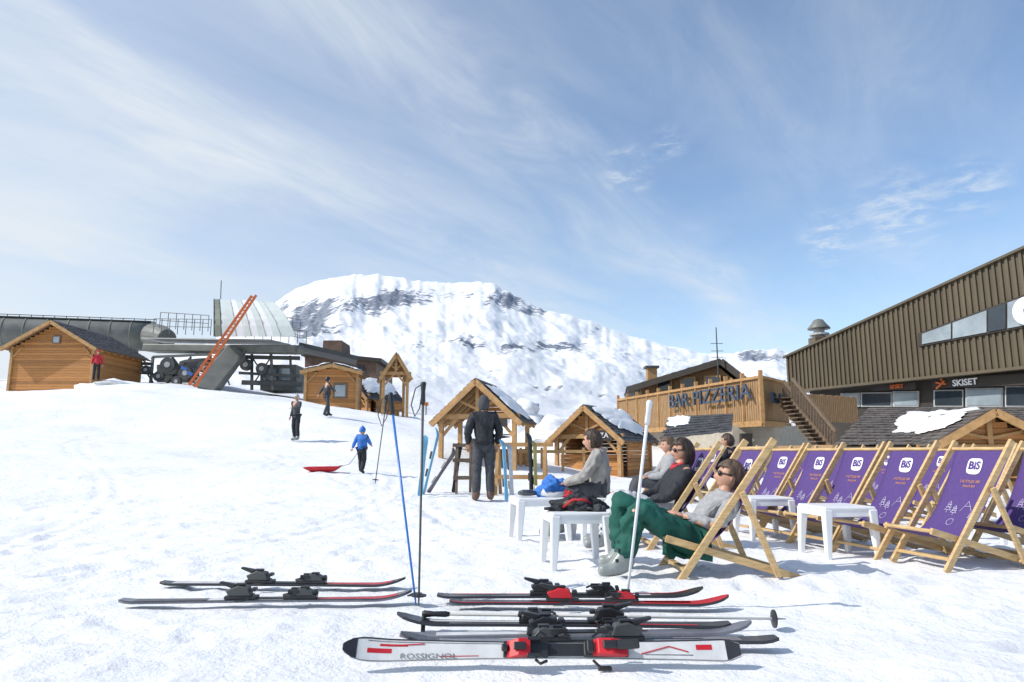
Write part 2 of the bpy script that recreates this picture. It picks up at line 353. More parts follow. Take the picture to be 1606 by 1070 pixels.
def gable_hut(name,label,cat,loc,w,d,he,hr,rz,over=.35,front='open',snow=None,rows=12,roofm='slate',wallm='wood',group=None,sign=None,win=None,legs=True):
    t=thing(name,label,cat,loc,rz,group); hw=w/2
    sl=(hr-he)/hw
    pl=.16
    def wall(a,b,z0,z1f):
        mb=MB(); a=V(a);b=V(b); L=(b-a).length; dr=(b-a)/L
        z=z0
        while z<hr+.1:
            z2=z+pl*.93; zz=min(z2,z1f)
            if z1f>he+.01:
                zz=z2; 
                lim=hw-max(0,(z2-he))/sl*1.0 if z2>he else hw
                if lim<=.05: break
                m_=(a+b)/2; mb.beam(m_-dr*min(lim,L/2)+V((0,0,(z+z2)/2)),m_+dr*min(lim,L/2)+V((0,0,(z+z2)/2)),.05,z2-z)
            else:
                if z>=he: break
                zz=min(z2,he); mb.beam(a+V((0,0,(z+zz)/2)),b+V((0,0,(z+zz)/2)),.05,zz-z)
            z+=pl
        return mb
    yf=-d/2
    if front=='closed': wall((-hw,yf,0),(hw,yf,0),0,hr).build('front_wall',wallm,t)
    elif front=='half':
        wall((-hw,yf,0),(hw,yf,0),he+.05,hr).build('gable_boards',wallm,t)
        mb=MB()
        for k in range(6): mb.beam((-hw,yf+.3,.08+k*pl),(hw,yf+.3,.08+k*pl),.05,pl*.93)
        mb.build('counter_wall',wallm,t); MB().beam((-hw,yf+.2,1.08),(hw,yf+.2,1.08),.45,.05).build('counter',wallm,t,bevel=.01)
    if front!='frame':
        wall((-hw,d/2,0),(hw,d/2,0),0,hr).build('back_wall',wallm,t)
        for s_ in(-1,1): wall((s_*hw,yf+(.0 if front=='closed' else .8),0),(s_*hw,d/2,0),0,he).build('side_wall',wallm,t)
    else:
        wall((-hw,d/2,0),(hw,d/2,0),he,hr).build('rear_gable_boards',wallm,t)
        if w>2.2: MB().box((-.35,d/2-.3,.6),(.9,.5,1.2)).build('cabinet','grey_wood',t,bevel=.02)
        MB().beam((-hw,d/2,.5),(hw,d/2,.5),.06,.6,up=(0,0,1)).build('low_panel',wallm,t)
    if legs:
        for s_ in(-1,1):
            for y in(yf-.05,d/2):
                MB().beam((s_*hw,y,-.5),(s_*hw,y,he),.16,.16,up=(0,1,0)).build('post','timber',t,bevel=.01)
            MB().beam((s_*hw,yf-.05,he-.75),(s_*(hw-.6),yf-.05,he-.05+.0),.1,.1).build('brace','timber',t)
    if front!='closed':
        mb=MB(); mb.beam((-hw-.2,yf-.06,he),(hw+.2,yf-.06,he),.15,.18); mb.beam((0,yf-.06,he),(0,yf-.06,hr-.08),.13,.13,up=(0,1,0)); 
        for s_ in(-1,1): mb.beam((0,yf-.06,he+.25),(s_*hw*.5,yf-.06,he+(hr-he)*.45),.09,.09)
        mb.build('truss','timber',t,bevel=.01)
    hx=hw+over; ze=he-over*sl; y0=yf-over*1.3; y1=d/2+over
    for s_ in(-1,1):
        q=[(s_*hx,y0,ze),(s_*hx,y1,ze),(0,y1,hr),(0,y0,hr)] if s_>0 else [(-hx,y1,ze),(-hx,y0,ze),(0,y0,hr),(0,y1,hr)]
        mb=MB(); mb.prism([V(p)+V((0,0,.03)) for p in q],(0,0,.06)); rf=mb.build('roof','grey_wood',t)
        q2=[V(p)+V((0,0,.08)) for p in q]; mb=MB(); shingles(mb,q2,rows,max(6,int((y1-y0)/.35)),.025); mb.build('roof_tiles',roofm,rf)
        if snow and s_ in snow:
            mb=MB(); snowpatch(mb,[v_+V((0,0,.04)) for v_ in q2],*snow[s_]); mb.build('roof_snow','snowroof',rf,smooth=True)
        MB().beam((s_*hx,y0-.02,ze-.03),(0,y0-.02,hr-.03),.05,.2).build('barge_board','timber',t)
        for k in range(int((y1-y0)/.7)+1): 
            yy=y0+.1+k*.7
            if yy<y1: MB().beam((s_*hx*.98,yy,ze-.05),(0,yy,hr-.06),.07,.11).build('rafter','timber',t)
    if sign:
        tx,sz,zz,ww,xx=sign
        sb=MB().box((xx,yf-.18,zz),(ww,.05,sz*1.5)).build('sign_board','cladd',t,bevel=.01)
        vs,fs=text_geo(tx,sz,.01); mb=MB(); mb.add([V((xx+v.x,yf-.22+v.z*-1,zz+v.y)) for v in vs],fs); mb.build('sign_letters','ink',sb)
    if win:
        wx,wz,ww,wh=win
        fr=MB().box((wx,yf-.05,wz),(ww,.08,wh)).build('window_frame','grey_wood',t,bevel=.01); MB().box((wx,yf-.1,wz),(ww*.72,.02,wh*.72)).build('pane','glass',fr)
    return t
p=P(74,612,42); 
gable_hut('wooden_hut','large orange timber hut with small gable window beside the lift station at left','hut',(p.x,44.9,p.z-.25),5.0,5.2,2.95,4.4,R(-1),over=.45,front='closed',win=(.15,3.35,.5,.5),snow=None)
p=P(758,735,25.5)
gable_hut('ticket_kiosk','open timber kiosk with steep gable behind the person in black','kiosk',(p.x+.05,25.5+1,p.z-.1),2.7,2.4,1.95,3.2,R(-12),over=.30,front='frame',sign=('INFO',.2,1.72,.95,.65),snow={1:(.1,.95,.1,.9,.07,31)})
p=P(937,746,29.5)
gable_hut('snack_hut','small timber hut with snowy roof and dark sign, left of the balcony','hut',(p.x+.5,30.8,p.z-.1),2.8,3.6,1.7,2.9,R(-30),over=.32,front='half',snow={1:(.1,.95,.25,.98,.12,3)},sign=('PIZZA',.3,1.72,1.15,.6))
p=P(512,640,40)
gable_hut('small_cabin','small timber cabin with low snowy roof under the lift station','hut',(p.x,41.5,p.z-.3),2.9,2.5,2.4,2.75,R(8),over=.3,front='closed',snow={1:(.0,1,.1,1,.1,5),-1:(0,1,.1,1,.1,6)},win=(.5,1.3,.8,.9))
p=P(570,645,44)
gable_hut('slatted_shelter','low timber shelter with sloping snowy roof behind the small cabin','shelter',(p.x,46,p.z-.4),2.2,3,1.4,2.5,R(-30),over=.3,front='half',snow={1:(.1,.9,.2,1,.1,17)})
p=P(612,645,40)
gable_hut('peaked_shelter','tall narrow open timber shelter with steep peak, between cabin and kiosk','shelter',(p.x,41,p.z-.1),1.35,2.2,2.25,3.35,R(14),over=.22,front='frame',rows=8)
t=thing('stone_lodge','brown flat roofed lodge with chimney block behind the lift station','building',P(530,640,58))
MB().prism([P(478,640,58),P(590,640,58),P(590,562,58),P(478,556,58)],(0,8,0)).build('walls','brick',t,world=True)
MB().prism([P(505,560,57.9),P(537,560,57.9),P(536,534,57.9),P(507,534,57.9)],(0,3,0)).build('tower_block','brick',t,world=True)
MB().prism([P(472,558,57.7),P(598,568,57.7),P(598,562,57.7),P(472,550,57.7)],(0,9,0)).build('roof_edge','cladd',t,world=True)
for k in range(4):
    a=488+k*24; MB().prism([P(a,590,57.9),P(a+12,590,57.9),P(a+12,574,57.9),P(a,574,57.9)],(0,.2,0)).build('window','dglass',t,world=True)
p=P(1556,740,19)
gable_hut('gabled_porch','timber porch gable with heavy rafters at the right edge','porch',(p.x+.45,21,-.85),3.2,4.0,1.85,2.8,R(-12),over=.45,front='half',roofm='shing',snow={-1:(.2,.8,.45,.9,.1,8)})
# ---------------- big brown building
A=P(1236,615,52); B=P(1606,577,36.5)
nr=V((-(B-A).y,(B-A).x,0)).normalized()
if nr.y<0: nr=-nr
def PV(px,py,off=0):
    d=ray(px,py); o=V((0,0,EYE)); A2=A+nr*off; k=(A2-o).dot(nr)/d.dot(nr); return o+d*k
t=thing('clad_building','large brown metal clad building with sloping roofline and strip windows','building',(A.x,A.y,0))
bl,tl,br,tr=PV(1236,615),PV(1236,561),PV(1606,577),PV(1606,396)
def facade(s_,zt):
    p=V((bl.x+(br.x-bl.x)*s_,bl.y+(br.y-bl.y)*s_,0))
    zb=bl.z+(br.z-bl.z)*s_; z=tl.z+(tr.z-tl.z)*s_
    p.z=zb+(z-zb)*zt; return p
MB().prism([facade(0,0),facade(1.3,0),facade(1.3,1),facade(0,1)],nr*14).build('upper_walls','clad',t,world=True)
mb=MB(); Ln=(br-bl).length*1.3; N_=int(Ln/.36)
for k in range(N_):
    s_=(k+.5)/N_*1.3; a=facade(s_,0)-nr*.05; b=facade(s_,1)-nr*.05; mb.beam(a,b,.15,.12,up=nr)
mb.build('cladding_ribs','clad',t,world=True)
MB().beam(facade(-.005,1)+V((0,0,.06))-nr*.05,facade(1.3,1)+V((0,0,.06))-nr*.05,.4,.14).build('roof_edge','clad',t,world=True)
MB().beam(facade(-.005,0)-nr*.1,facade(1.3,0)-nr*.1,.3,.16).build('bottom_trim','clad',t,world=True)
f=MB().prism([PV(1440,544,-.2),PV(1640,507,-.2),PV(1640,450,-.2),PV(1440,523,-.2)],nr*.15).build('window_band','cladd',t,world=True)
xs=[1444,1492,1548,1578,1640]
def wy(x,top): return (523+(450-523)*(x-1440)/200+3) if top else (544+(507-544)*(x-1440)/200-3)
for i in range(4):
    a,b=xs[i]+2,xs[i+1]-1
    MB().prism([PV(a,wy(a,0),-.26),PV(b,wy(b,0),-.26),PV(b,wy(b,1),-.26),PV(a,wy(a,1),-.26)],nr*.05).build('window_pane','glass' if i!=2 else 'dglass',f,world=True)
cc=PV(1611,487,-.5); ax=(br-bl).normalized(); ax.z=0; ax.normalize()
rs=MB().prism([cc+ax*math.cos(q*math.pi/12)*.75+V((0,0,math.sin(q*math.pi/12)*.75)) for q in range(24)],nr*.1).build('round_sign','wpaint',t,world=True)
vs,fs=text_geo('BiS',.3,.01); mb=MB(); mb.add([cc-nr*.03+ax*v.x+V((0,0,v.y))-nr*v.z for v in vs],fs); mb.build('sign_letters','pink',rs,world=True)
off=1.2
def flz(p,z): return V((p.x,p.y,z))
a,b=PV(1275,690,off),PV(1800,700,off)
MB().prism([flz(a,-.5),flz(b,-.5),flz(b,bl.z+.3),flz(a,bl.z+.3)],nr*12).build('lower_walls','cladd',t,world=True)
for i,(a,b,yt) in enumerate(((1318,1348,617),(1350,1398,616),(1400,1440,614),(1464,1510,612),(1514,1572,609),(1576,1640,606))):
    ww=MB().prism([PV(a,638,off-.15),PV(b,638,off-.15),PV(b,yt-.8,off-.15),PV(a,yt,off-.15)],nr*.1).build('shop_window','lgrey',t,world=True)
    MB().prism([PV(a+2,636,off-.2),PV(b-2,636,off-.2),PV(b-2,yt+1.5,off-.2),PV(a+2,yt+2,off-.2)],nr*.05).build('pane','dglass' if i%2 else 'glass',ww,world=True)
sbo=MB().prism([PV(1462,609,.5),PV(1640,603,.5),PV(1640,584,.5),PV(1462,594.5,.5)],nr*.1).build('shop_sign','cladd',t,world=True)
def skisign(c0,sz,par,m_='ink',emb=True):
    vs,fs=text_geo('SKISET',sz,.02,.012); mb=MB(); mb.add([c0+ax*v.x*1.0+V((0,0,v.y))-nr*v.z for v in vs],fs); mb.build('sign_letters',m_,par,world=True)
    if not emb: return
    k=sz/.5; c1=c0-ax*1.45*k; mb=MB(); mb.beam(c1-ax*.3*k-V((0,0,.2*k)),c1+ax*.25*k+V((0,0,.2*k)),.09,.09);mb.beam(c1-ax*.3*k+V((0,0,.15*k)),c1+ax*.3*k,.09,.09); mb.ball(c1+V((.05,0,.3*k)),.08*k,8,6); mb.build('sign_emblem','orange',par,world=True)
skisign(PV(1513,600,.4),.5,sbo)
sb2=MB().prism([PV(1368,613,.5),PV(1436,611,.5),PV(1436,600,.5),PV(1368,604,.5)],nr*.1).build('shop_sign','cladd',t,world=True)
skisign(PV(1406,606.5,.4),.32,sb2,'orange',False)
p=PV(1286,540,4); t2=thing('roof_cowl','metal chimney cowl with domed cap on the brown building roof','chimney',p)
k=p.y/F
MB().box((0,0,-6*k),(26*k,26*k,34*k)).build('base','clad',t2,bevel=.05)
MB().tube([(0,0,9*k),(0,0,24*k)],[9*k,8*k],12).build('flue','lgrey',t2)
MB().tube([(0,0,24*k),(0,0,26*k),(0,0,33*k),(0,0,39*k),(0,0,41*k)],[17*k,17*k,11*k,7*k,1*k],16).build('cap','grey',t2,smooth=True)
MB().tube([(0,0,14*k),(0,0,17*k)],[15*k,15*k],14).build('collar','lgrey',t2)
# ---------------- right shingle roof
t=thing('shingled_building','low building with long brown shingle roof and snow patch, under the clad building','building',(12,23,-.5))
q=[P(1308,699,20),P(1750,699,18.5),P(1750,638,24),P(1362,641,26)]
rf=MB().prism([v+V((0,0,-.02)) for v in q],(0,0,-.1)).build('roof','grey_wood',t,world=True)
mb=MB(); shingles(mb,q,15,44,.03); mb.build('roof_tiles','shing',rf,world=True)
mb=MB(); snowpatch(mb,q,.20,.52,.25,.9,.07,11); mb.build('roof_snow','snowroof',rf,world=True,smooth=True)
MB().beam(q[0]+V((0,-.05,-.12)),q[1]+V((0,-.05,-.12)),.12,.16).build('gutter','grey_wood',t,world=True)
a=q[0]+V((.4,1,0)); b=q[1]+V((0,1,0)); a.z=-1;b.z=-1; MB().prism([a,b,b+V((0,0,2.1)),a+V((0,0,2.1))],(0,5,0)).build('wall','woodv',t,world=True)
MB().prism([q[0]+V((.5,1,-.1)),q[3]+V((.2,0,-.1)),V((q[3].x+.2,q[3].y,-1)),V((q[0].x+.5,q[0].y+1,-1))],(.3,0,0)).build('side_wall','stucco',t,world=True)
# ---------------- bar building
P1=P(1195,660,31);P2=P(970,660,45);P3=P(1237,660,34)
t=thing('bar_building','timber balconied bar building with dark blue letters, left of the clad building','building',(P1.x,P1.y,0))
zt=EYE+114/F*31*1.02; zb=EYE+43/F*31*1.02
def run(a,b,z0,z1,w=.16,name='balcony_boards',m='woodv',th=.06):
    mb=MB(); a=V((a.x,a.y,0));b=V((b.x,b.y,0)); n_=int((b-a).length/w)
    for k in range(n_):
        p_=a.lerp(b,(k+.5)/n_); mb.beam(p_+V((0,0,z0+random.uniform(-.02,.02))),p_+V((0,0,z1+random.uniform(-.03,.03))),w*.82,th,up=((b-a).normalized().cross(V((0,0,1)))))
    mb.build(name,m,t,world=True)
run(P2,P1,zb,zt); run(P1,P3,zb,zt)
for a,b in((P2,P1),(P1,P3)):
    a=V((a.x,a.y-.12,0));b=V((b.x,b.y-.12,0))
    MB().beam(a+V((0,0,zt)),b+V((0,0,zt)),.2,.12).build('handrail','timber',t,world=True); MB().beam(a+V((0,0,zb)),b+V((0,0,zb)),.15,.25).build('balcony_beam','timber',t,world=True)
for s_ in np.linspace(0,1,12):
    p_=P2.lerp(P1,s_); MB().beam((p_.x,p_.y-.1,zb),(p_.x,p_.y-.1,zt+.3),.16,.16,up=(0,1,0)).build('balcony_post','timber',t,world=True)
d_=(P1-P2).normalized()
fl=flz
MB().prism([fl(P2,zb),fl(P1,zb),fl(P3,zb),fl(P3+V((0,8,0)),zb),fl(P2+V((0,6,0)),zb)],(0,0,.15)).build('balcony_floor','grey_wood',t,world=True)
a=P(1150,700,32.6); b=P(1216,700,32.2); c=P(1310,700,37); 
MB().prism([fl(a,-.5),fl(b,-.5),fl(c,-.5),fl(c+V((0,6,0)),-.5),fl(P2+V((1,7,0)),-.5),fl(P2+V((1,1,0)),-.5)],(0,0,zb+.5-.02)).build('ground_floor_walls','stucco',t,world=True)
MB().prism([P(1163,704,32.0),P(1180,704,32.0),P(1180,680,32.0),P(1163,680,32.0)],(0,.3,0)).build('lower_window','cladd',t,world=True)
def letters(tx,size,a,b,z,nm):
    vs,fs=text_geo(tx,size,.05,.0); w_=max(v.x for v in vs)-min(v.x for v in vs); L_=(b-a); L_.z=0; sc=L_.length/w_; dr=L_.normalized(); nn=V((dr.y,-dr.x,0)); m_=(a+b)/2
    mb=MB(); mb.add([V((m_.x,m_.y,z))+dr*v.x*sc+V((0,0,v.y))+nn*(.3+v.z) for v in vs],fs); mb.build(nm,'letter',t,world=True)
def onP(px):
    dd=ray(px,640); nn=V((-d_.y,d_.x,0)); k=(P1-V((0,0,EYE))).dot(nn)/dd.dot(nn); q_=V((0,0,EYE))+dd*k; q_.z=0; return q_
letters('BAR',1.0,onP(1058),onP(1088),zt-.62,'balcony_letters'); letters('PIZZERIA',1.0,onP(1096),onP(1187),zt-.62,'balcony_letters')
a=P1.lerp(P3,.12);b=P1.lerp(P3,.85); letters('BAR',.7,V((a.x,a.y,0)),V((b.x,b.y,0)),zt-.9,'side_letters')
q=[P(1035,690,30),P(1148,678,29),P(1150,650,31),P(1050,655,33)]
mb=MB(); shingles(mb,q,8,12,.04); rf=mb.build('lower_roof','slate',t,world=True)
mb=MB(); snowpatch(mb,q,.0,.35,.5,1,.08,14); mb.build('roof_snow','snowroof',rf,world=True,smooth=True)
for k in range(14):
    s_=k/13; x=1236+s_*62; y=625+s_*80; p_=P(x,y,31.5-s_*3); MB().box(p_,(.9,1.0,.05)).build('stair_tread','grey_wood',t,world=True)
for o_ in(-.5,.5):
    MB().beam(P(1234,632,31.5)+V((0,o_,0)),P(1300,712,28.5)+V((0,o_,0)),.08,.3).build('stair_stringer','grey_wood',t,world=True)
    mb=MB(); mb.beam(P(1236,596,31.5)+V((0,o_,0)),P(1302,678,28.5)+V((0,o_,0)),.08,.12)
    for k in range(16):
        s_=k/15; x=1236+s_*64; p_=P(x,630+s_*80,31.5-3*s_)+V((0,o_,0)); p2=P(x,600+s_*80,31.5-3*s_)+V((0,o_,0)); mb.beam(p_,p2,.13,.04,up=(0,1,0))
    mb.build('stair_railing','grey_wood',t,world=True)
run(P(1238,650,35),P(1345,650,38),zb+.3,zt-.35,name='rear_boards')
t=thing('gabled_lodge','dark roofed timber lodge with wide overhanging gable above the lettered balcony','building',P(1100,640,42))
ap=P(1130,564,40.5); le=P(985,608,43.0); re=P(1174,598,39.2); bk_=V((1.0,7.5,0))
for e in(le,re):
    q=[e,ap,ap+bk_,e+bk_]; rf=MB().prism(q,(0,0,-.16)).build('roof','cladd',t,world=True)
    mb=MB(); qq=[e+V((0,0,.02)),e+bk_+V((0,0,.02)),ap+bk_+V((0,0,.02)),ap+V((0,0,.02))]; shingles(mb,qq,12,18,.04); mb.build('roof_tiles','slate',rf,world=True)
    MB().beam(e+V((0,-.1,-.12)),ap+V((0,-.1,-.12)),.08,.36).build('barge_board','cladd',t,world=True)
wl=le.lerp(ap,.16)+V((.1,.9,-.2)); wr=re.lerp(ap,.14)+V((-.1,.9,-.2)); wa=ap+V((-.0,.9,-.2))
MB().prism([fl(wl,zb),fl(wr,zb),wr,wa,wl],(.9,6.2,0)).build('walls','woodv',t,world=True)
for s_ in(.25,.5,.75):
    c_=wl.lerp(wr,s_); 
    f=MB().box((c_.x,c_.y-.1,zt+.75),(.95,.08,.8),math.atan2((wr-wl).y,(wr-wl).x)).build('window','timber',t,world=True); MB().box((c_.x-.03,c_.y-.17,zt+.75),(.75,.06,.62),math.atan2((wr-wl).y,(wr-wl).x)).build('pane','dglass',f,world=True)
t=thing('brick_chimney','small square chimney on the lodge roof, left end','chimney',P(1022,596,44.3))
MB().box((0,0,0),(.6,.6,1.5)).build('stack','timber',t); MB().box((0,0,.8),(.85,.85,.14)).build('cap','slate',t)
t=thing('antenna_mast','thin aerial mast rising above the lodge roof','antenna',P(1127,600,40))
k=40/F; MB().tube([(0,0,0),(0,0,88*k)],[.05,.03],6).build('mast','dgrey',t)
for z in(62,50,40): MB().beam((-.35,0,z*k),(.35,0,z*k),.03,.03).build('crossarm','dgrey',t)
# ---------------- lift station
t=thing('lift_station','grey chairlift terminal with long tube, pale arched cover and railings at left','lift station',P(300,610,48))
def wb(mb,name,m,**k): return mb.build(name,m,t,world=True,**k)
a=P(-320,512,50); b=P(240,528,56); wb(MB().tube([a.lerp(b,i/12) for i in range(13)],1.2,28),'tube','grey',smooth=True)
dv=(b-a).normalized()
for i in range(17):
    c=a.lerp(b,i/16); wb(MB().tube([c-dv*.05,c+dv*.05],[1.24,1.24],28),'tube_ring','ggreen')
wb(MB().beam(a+V((0,-.35,1.15)),b+V((0,-.35,1.12)),.7,.08),'roof_walkway','dgrey')
mb=MB(); mb.beam(a+V((0,.3,1.5)),b+V((0,.3,1.45)),.05,.05)
for i in range(30): 
    c=a.lerp(b,i/29); mb.beam(c+V((0,.3,1.1)),c+V((0,.3,1.5)),.04,.04,up=(0,1,0))
wb(mb,'roof_railing','dgrey')
for i in range(5):
    c=a.lerp(b,.35+i*.15); wb(MB().beam(c-V((0,0,1.1)),c-V((0,0,3.6)),.3,.3,up=(0,1,0)),'tube_support','grey')
wb(MB().tube([P(238,528,55.8),P(252,529,54.5),P(262,531,53.5)],[1.1,.95,.7],18),'tube_end','grey',smooth=False)
wb(MB().beam(P(236,547,50),P(470,549,46),1.5,.5,w2=1.2,h2=.5),'main_beam','grey',bevel=.06)
wb(MB().tube([P(462,549,46),P(474,549,46),P(482,550,46)],[.34,.28,.1],12),'beam_nose','grey')
wb(MB().beam(P(240,534,50.5),P(440,537,47),2.2,.08),'walkway','lgrey')
wb(MB().beam(P(372,550,46.5),P(322,612,45),1.3,.55,w2=1.4,h2=.95,up=(0,1,0)),'slanted_leg','grey',bevel=.06)
wb(MB().beam(P(352,548,46.2),P(304,606,45),.2,.2),'leg_edge','dgrey'); wb(MB().beam(P(385,550,46),P(345,600,46),.15,.15),'leg_brace','dgrey')
for (x,y,r,w_) in[(262,572,.5,.2),(290,585,.45,.2),(248,590,.35,.2),(318,575,.4,.2),(385,572,.4,.2),(410,578,.4,.2),(228,580,.3,.2),(276,598,.3,.2)]:
    c=P(x,y,47); wb(MB().tube([c,c+V((0,.3,0))],[r,r],16),'sheave_wheel','dgrey'); wb(MB().tube([c-V((0,.03,0)),c],[r*.4,r*.4],12),'wheel_hub','lgrey')
wb(MB().tube([P(330,568,49),P(330,572,49)],[2.0,2.0],30),'bullwheel','dgrey')
for j,(x0,y0,x1,y1,w_) in enumerate([(240,560,330,556,.16),(380,560,470,562,.25),(395,556,395,612,.16),(425,556,428,612,.16),(455,558,458,606,.14),(375,585,470,590,.18),(240,560,236,604,.16),(270,560,300,600,.12),(300,560,262,602,.12),(330,556,330,600,.14),(210,585,330,592,.12),(380,600,475,603,.3),(215,560,215,604,.14),(210,570,240,571,.2),(395,560,425,606,.08),(425,560,395,606,.08),(215,562,240,600,.08),(345,560,360,604,.08)]):
    wb(MB().beam(P(x0,y0,47.5),P(x1,y1,47.5),w_,w_,up=(0,1,0)),'steel_strut','dgrey' if j%3 else 'grey')
wb(MB().prism([P(408,612,48.5),P(466,612,48.5),P(464,572,48.5),P(408,572,48.5)],(0,3,0)),'control_cabin','grey')
wb(MB().prism([P(246,608,51),P(294,608,51),P(294,572,51),P(246,572,51)],(0,2,0)),'motor_housing','dgrey')
for i in range(2): 
    a0=413+i*25; wb(MB().prism([P(a0,596,48.4),P(a0+20,596,48.4),P(a0+20,578,48.4),P(a0,578,48.4)],(0,.08,0)),'cabin_window','glass')
for i,(x,y) in enumerate([(284,576),(293,584)]): wb(MB().beam(P(x,y,46.2),P(x+9,y+4,46.2),.06,.2),'blue_panel','denim')
def cov(u,v):
    an=math.pi*v; top=470+u*3
    x=336+u*92+(1-math.sin(an))*u*36
    return P(x, 528-(528-top)*math.sin(an)**.7,47-math.cos(an)*2.4)
NU,NV=11,18
mc=['ggreen','cover','cover','wpaint','cover','wpaint','cover','wpaint','cover','cover','cover']
for i in range(NU):
    mb=MB(); mb.sheet(lambda u,v:cov((i+u)/NU,v),1,NV); wb(mb,'cover_panel',mc[i],solid=.08)
mb=MB(); mb.sheet(lambda u,v:cov(0,v).lerp(P(345,526,47),u),2,NV); wb(mb,'cover_end','ggreen',solid=.05)
for i in (0,1,3,5,7,9,11):
    wb(MB().tube([cov(i/NU,v/12)+V((0,-.05,.03)) for v in range(13)],.03,5),'cover_rib','lgrey' if i>1 else 'dgrey')
def rail(pts,h=1.0,n_=6):
    mb=MB()
    for a,b in zip(pts,pts[1:]):
        for z in(.5*h,h): mb.beam(a+V((0,0,z)),b+V((0,0,z)),.04,.04)
        for i in range(n_+1):
            c=a.lerp(b,i/n_); mb.beam(c,c+V((0,0,h)),.04,.04,up=(0,1,0))
    wb(mb,'railing','grey')
rail([P(240,524,49),P(330,526,47.5)],1.1,7); rail([P(250,515,51),P(326,520,51)],1.2,6); rail([P(385,530,45),P(480,541,45)],.9,7); rail([P(410,520,49),P(470,530,49)],1.3,5)
wb(MB().tube([P(346,470,48),P(347,440,48)],.03,5),'aerial','dgrey')
wb(MB().beam(P(470,545,49),P(560,566,50),3,.3),'canopy_roof','dgrey')
t=thing('orange_ladder','long orange red ladder leaning steeply across the lift station','ladder',P(300,605,43))
a0,a1=P(296,604,43),P(395,464,43.6); b0,b1=P(306,607,43),P(402,463,43.6)
MB().beam(a0,a1,.13,.13).build('rail','orange',t,world=True); MB().beam(b0,b1,.13,.13).build('rail','orange',t,world=True)
for i in range(26): s_=(i+.5)/26; MB().beam(a0.lerp(a1,s_),b0.lerp(b1,s_),.09,.06).build('rung','orange',t,world=True)
def heap(px_,py_,Y,r,h,label,cat='snow heap'):
    p=P(px_,py_,Y); mb=MB(); sd=random.random()*50
    def fn(q):
        u=V((q.x/r,q.y/r,q.z/h)); k=1+.5*noise.noise(u*1.5+V((sd,0,0)))+.25*noise.noise(u*4+V((sd,3,0))); rr=math.hypot(u.x,u.y); z=h*(1-min(rr,1)**1.3)*k*.9 if q.z>0 else -.4*h
        return V((q.x*k,q.y*k,z))
    mb.ball((0,0,0),(r,r*.8,h),40,26,fn); o=mb.build('snow_heap','snowroof',None,smooth=True); o.location=p; tag(o,label,cat)
heap(810,662,38,1.8,1.7,'steep snow pile behind the open timber kiosk')
heap(860,705,34,3.0,1.6,'wide snow bank between the kiosk and the snowy roofed hut')
heap(185,608,38,1.8,.5,'low snow hump beside the large orange timber hut')
# ---------------- people
def skin(vs,es,rs,root=0,sub=2):
    me=bpy.data.meshes.new('k'); me.from_pydata([tuple(v) for v in vs],es,[]); o=bpy.data.objects.new('k',me); C.objects.link(o)
    o.modifiers.new('s','SKIN'); sv=me.skin_vertices
    for i,r in enumerate(rs):
        r=r if hasattr(r,'__len__') else (r,r); sv[0].data[i].radius=r; sv[0].data[i].use_root=(i==root)
    q=o.modifiers.new('u','SUBSURF'); q.levels=sub; q.render_levels=sub
    dg=bpy.context.evaluated_depsgraph_get(); dg.update(); m2=bpy.data.meshes.new_from_object(o.evaluated_get(dg))
    a=[v.co.copy() for v in m2.vertices]; f=[list(p.vertices) for p in m2.polygons]
    bpy.data.objects.remove(o); bpy.data.meshes.remove(me); bpy.data.meshes.remove(m2); return a,f
def headmesh(mb,c,rot,k=1):
    def fn(q):
        x,y,z=q
        if z<0: 
            s_=1-.42*(-z/.12)**1.6; y*=s_
            if x>0: x*=(1-.10*(-z/.12))
            else: x*=(1-.45*(-z/.12))
        if x>.05:
            nose=math.exp(-((y/.014)**2))*math.exp(-(((z+.02)/.028)**2)); x+=.026*nose
            for e in(-1,1): x-=.012*math.exp(-(((y-e*.033)/.018)**2)-(((z-.012)/.014)**2))
            x+=.006*math.exp(-((y/.025)**2)-(((z+.062)/.008)**2)); x-=.007*math.exp(-((y/.03)**2)-(((z+.052)/.006)**2))
        return rot@V((x,y,z))*k
    mb.ball(c,(.093,.074,.118),36,28,fn)
    for e in(-1,1):
        cc=V(c)+rot@V((-.005,e*.074,-.0))*k; mb.ball(cc,(.016*k,.008*k,.028*k),8,6,lambda q:rot@q)
def hand(mb,w,dr,up,k=1,side=1,curl=.5):
    dr=V(dr).normalized(); sd=dr.cross(V(up)).normalized()*side; up=sd.cross(dr)*side; w=V(w)
    mb.tube([w-dr*.03*k,w+dr*.015*k,w+dr*.05*k,w+dr*.088*k,w+dr*.095*k],[.026*k,.030*k,.042*k,.04*k,.02*k],10,.45)
    for i,(o_,ln) in enumerate([(-.03,.068),(-.01,.078),(.01,.073),(.029,.058)]):
        b=w+dr*.082*k+sd*o_*k; c1=b+(dr*math.cos(curl*.4)-up*math.sin(curl*.4))*ln*.45*k; c2=c1+(dr*math.cos(curl*1.1)-up*math.sin(curl*1.1))*ln*.32*k; c3=c2+(dr*math.cos(curl*1.8)-up*math.sin(curl*1.8))*ln*.26*k
        mb.tube([b,c1,c2,c3],[.0095*k,.009*k,.008*k,.0055*k],7)
    b=w+dr*.03*k-sd*.032*k; c1=b+(dr*.7-sd*.6-up*.2)*.035*k; c2=c1+(dr*.95-sd*.15-up*.3)*.03*k
    mb.tube([b,c1,c2],[.013*k,.011*k,.007*k],7)
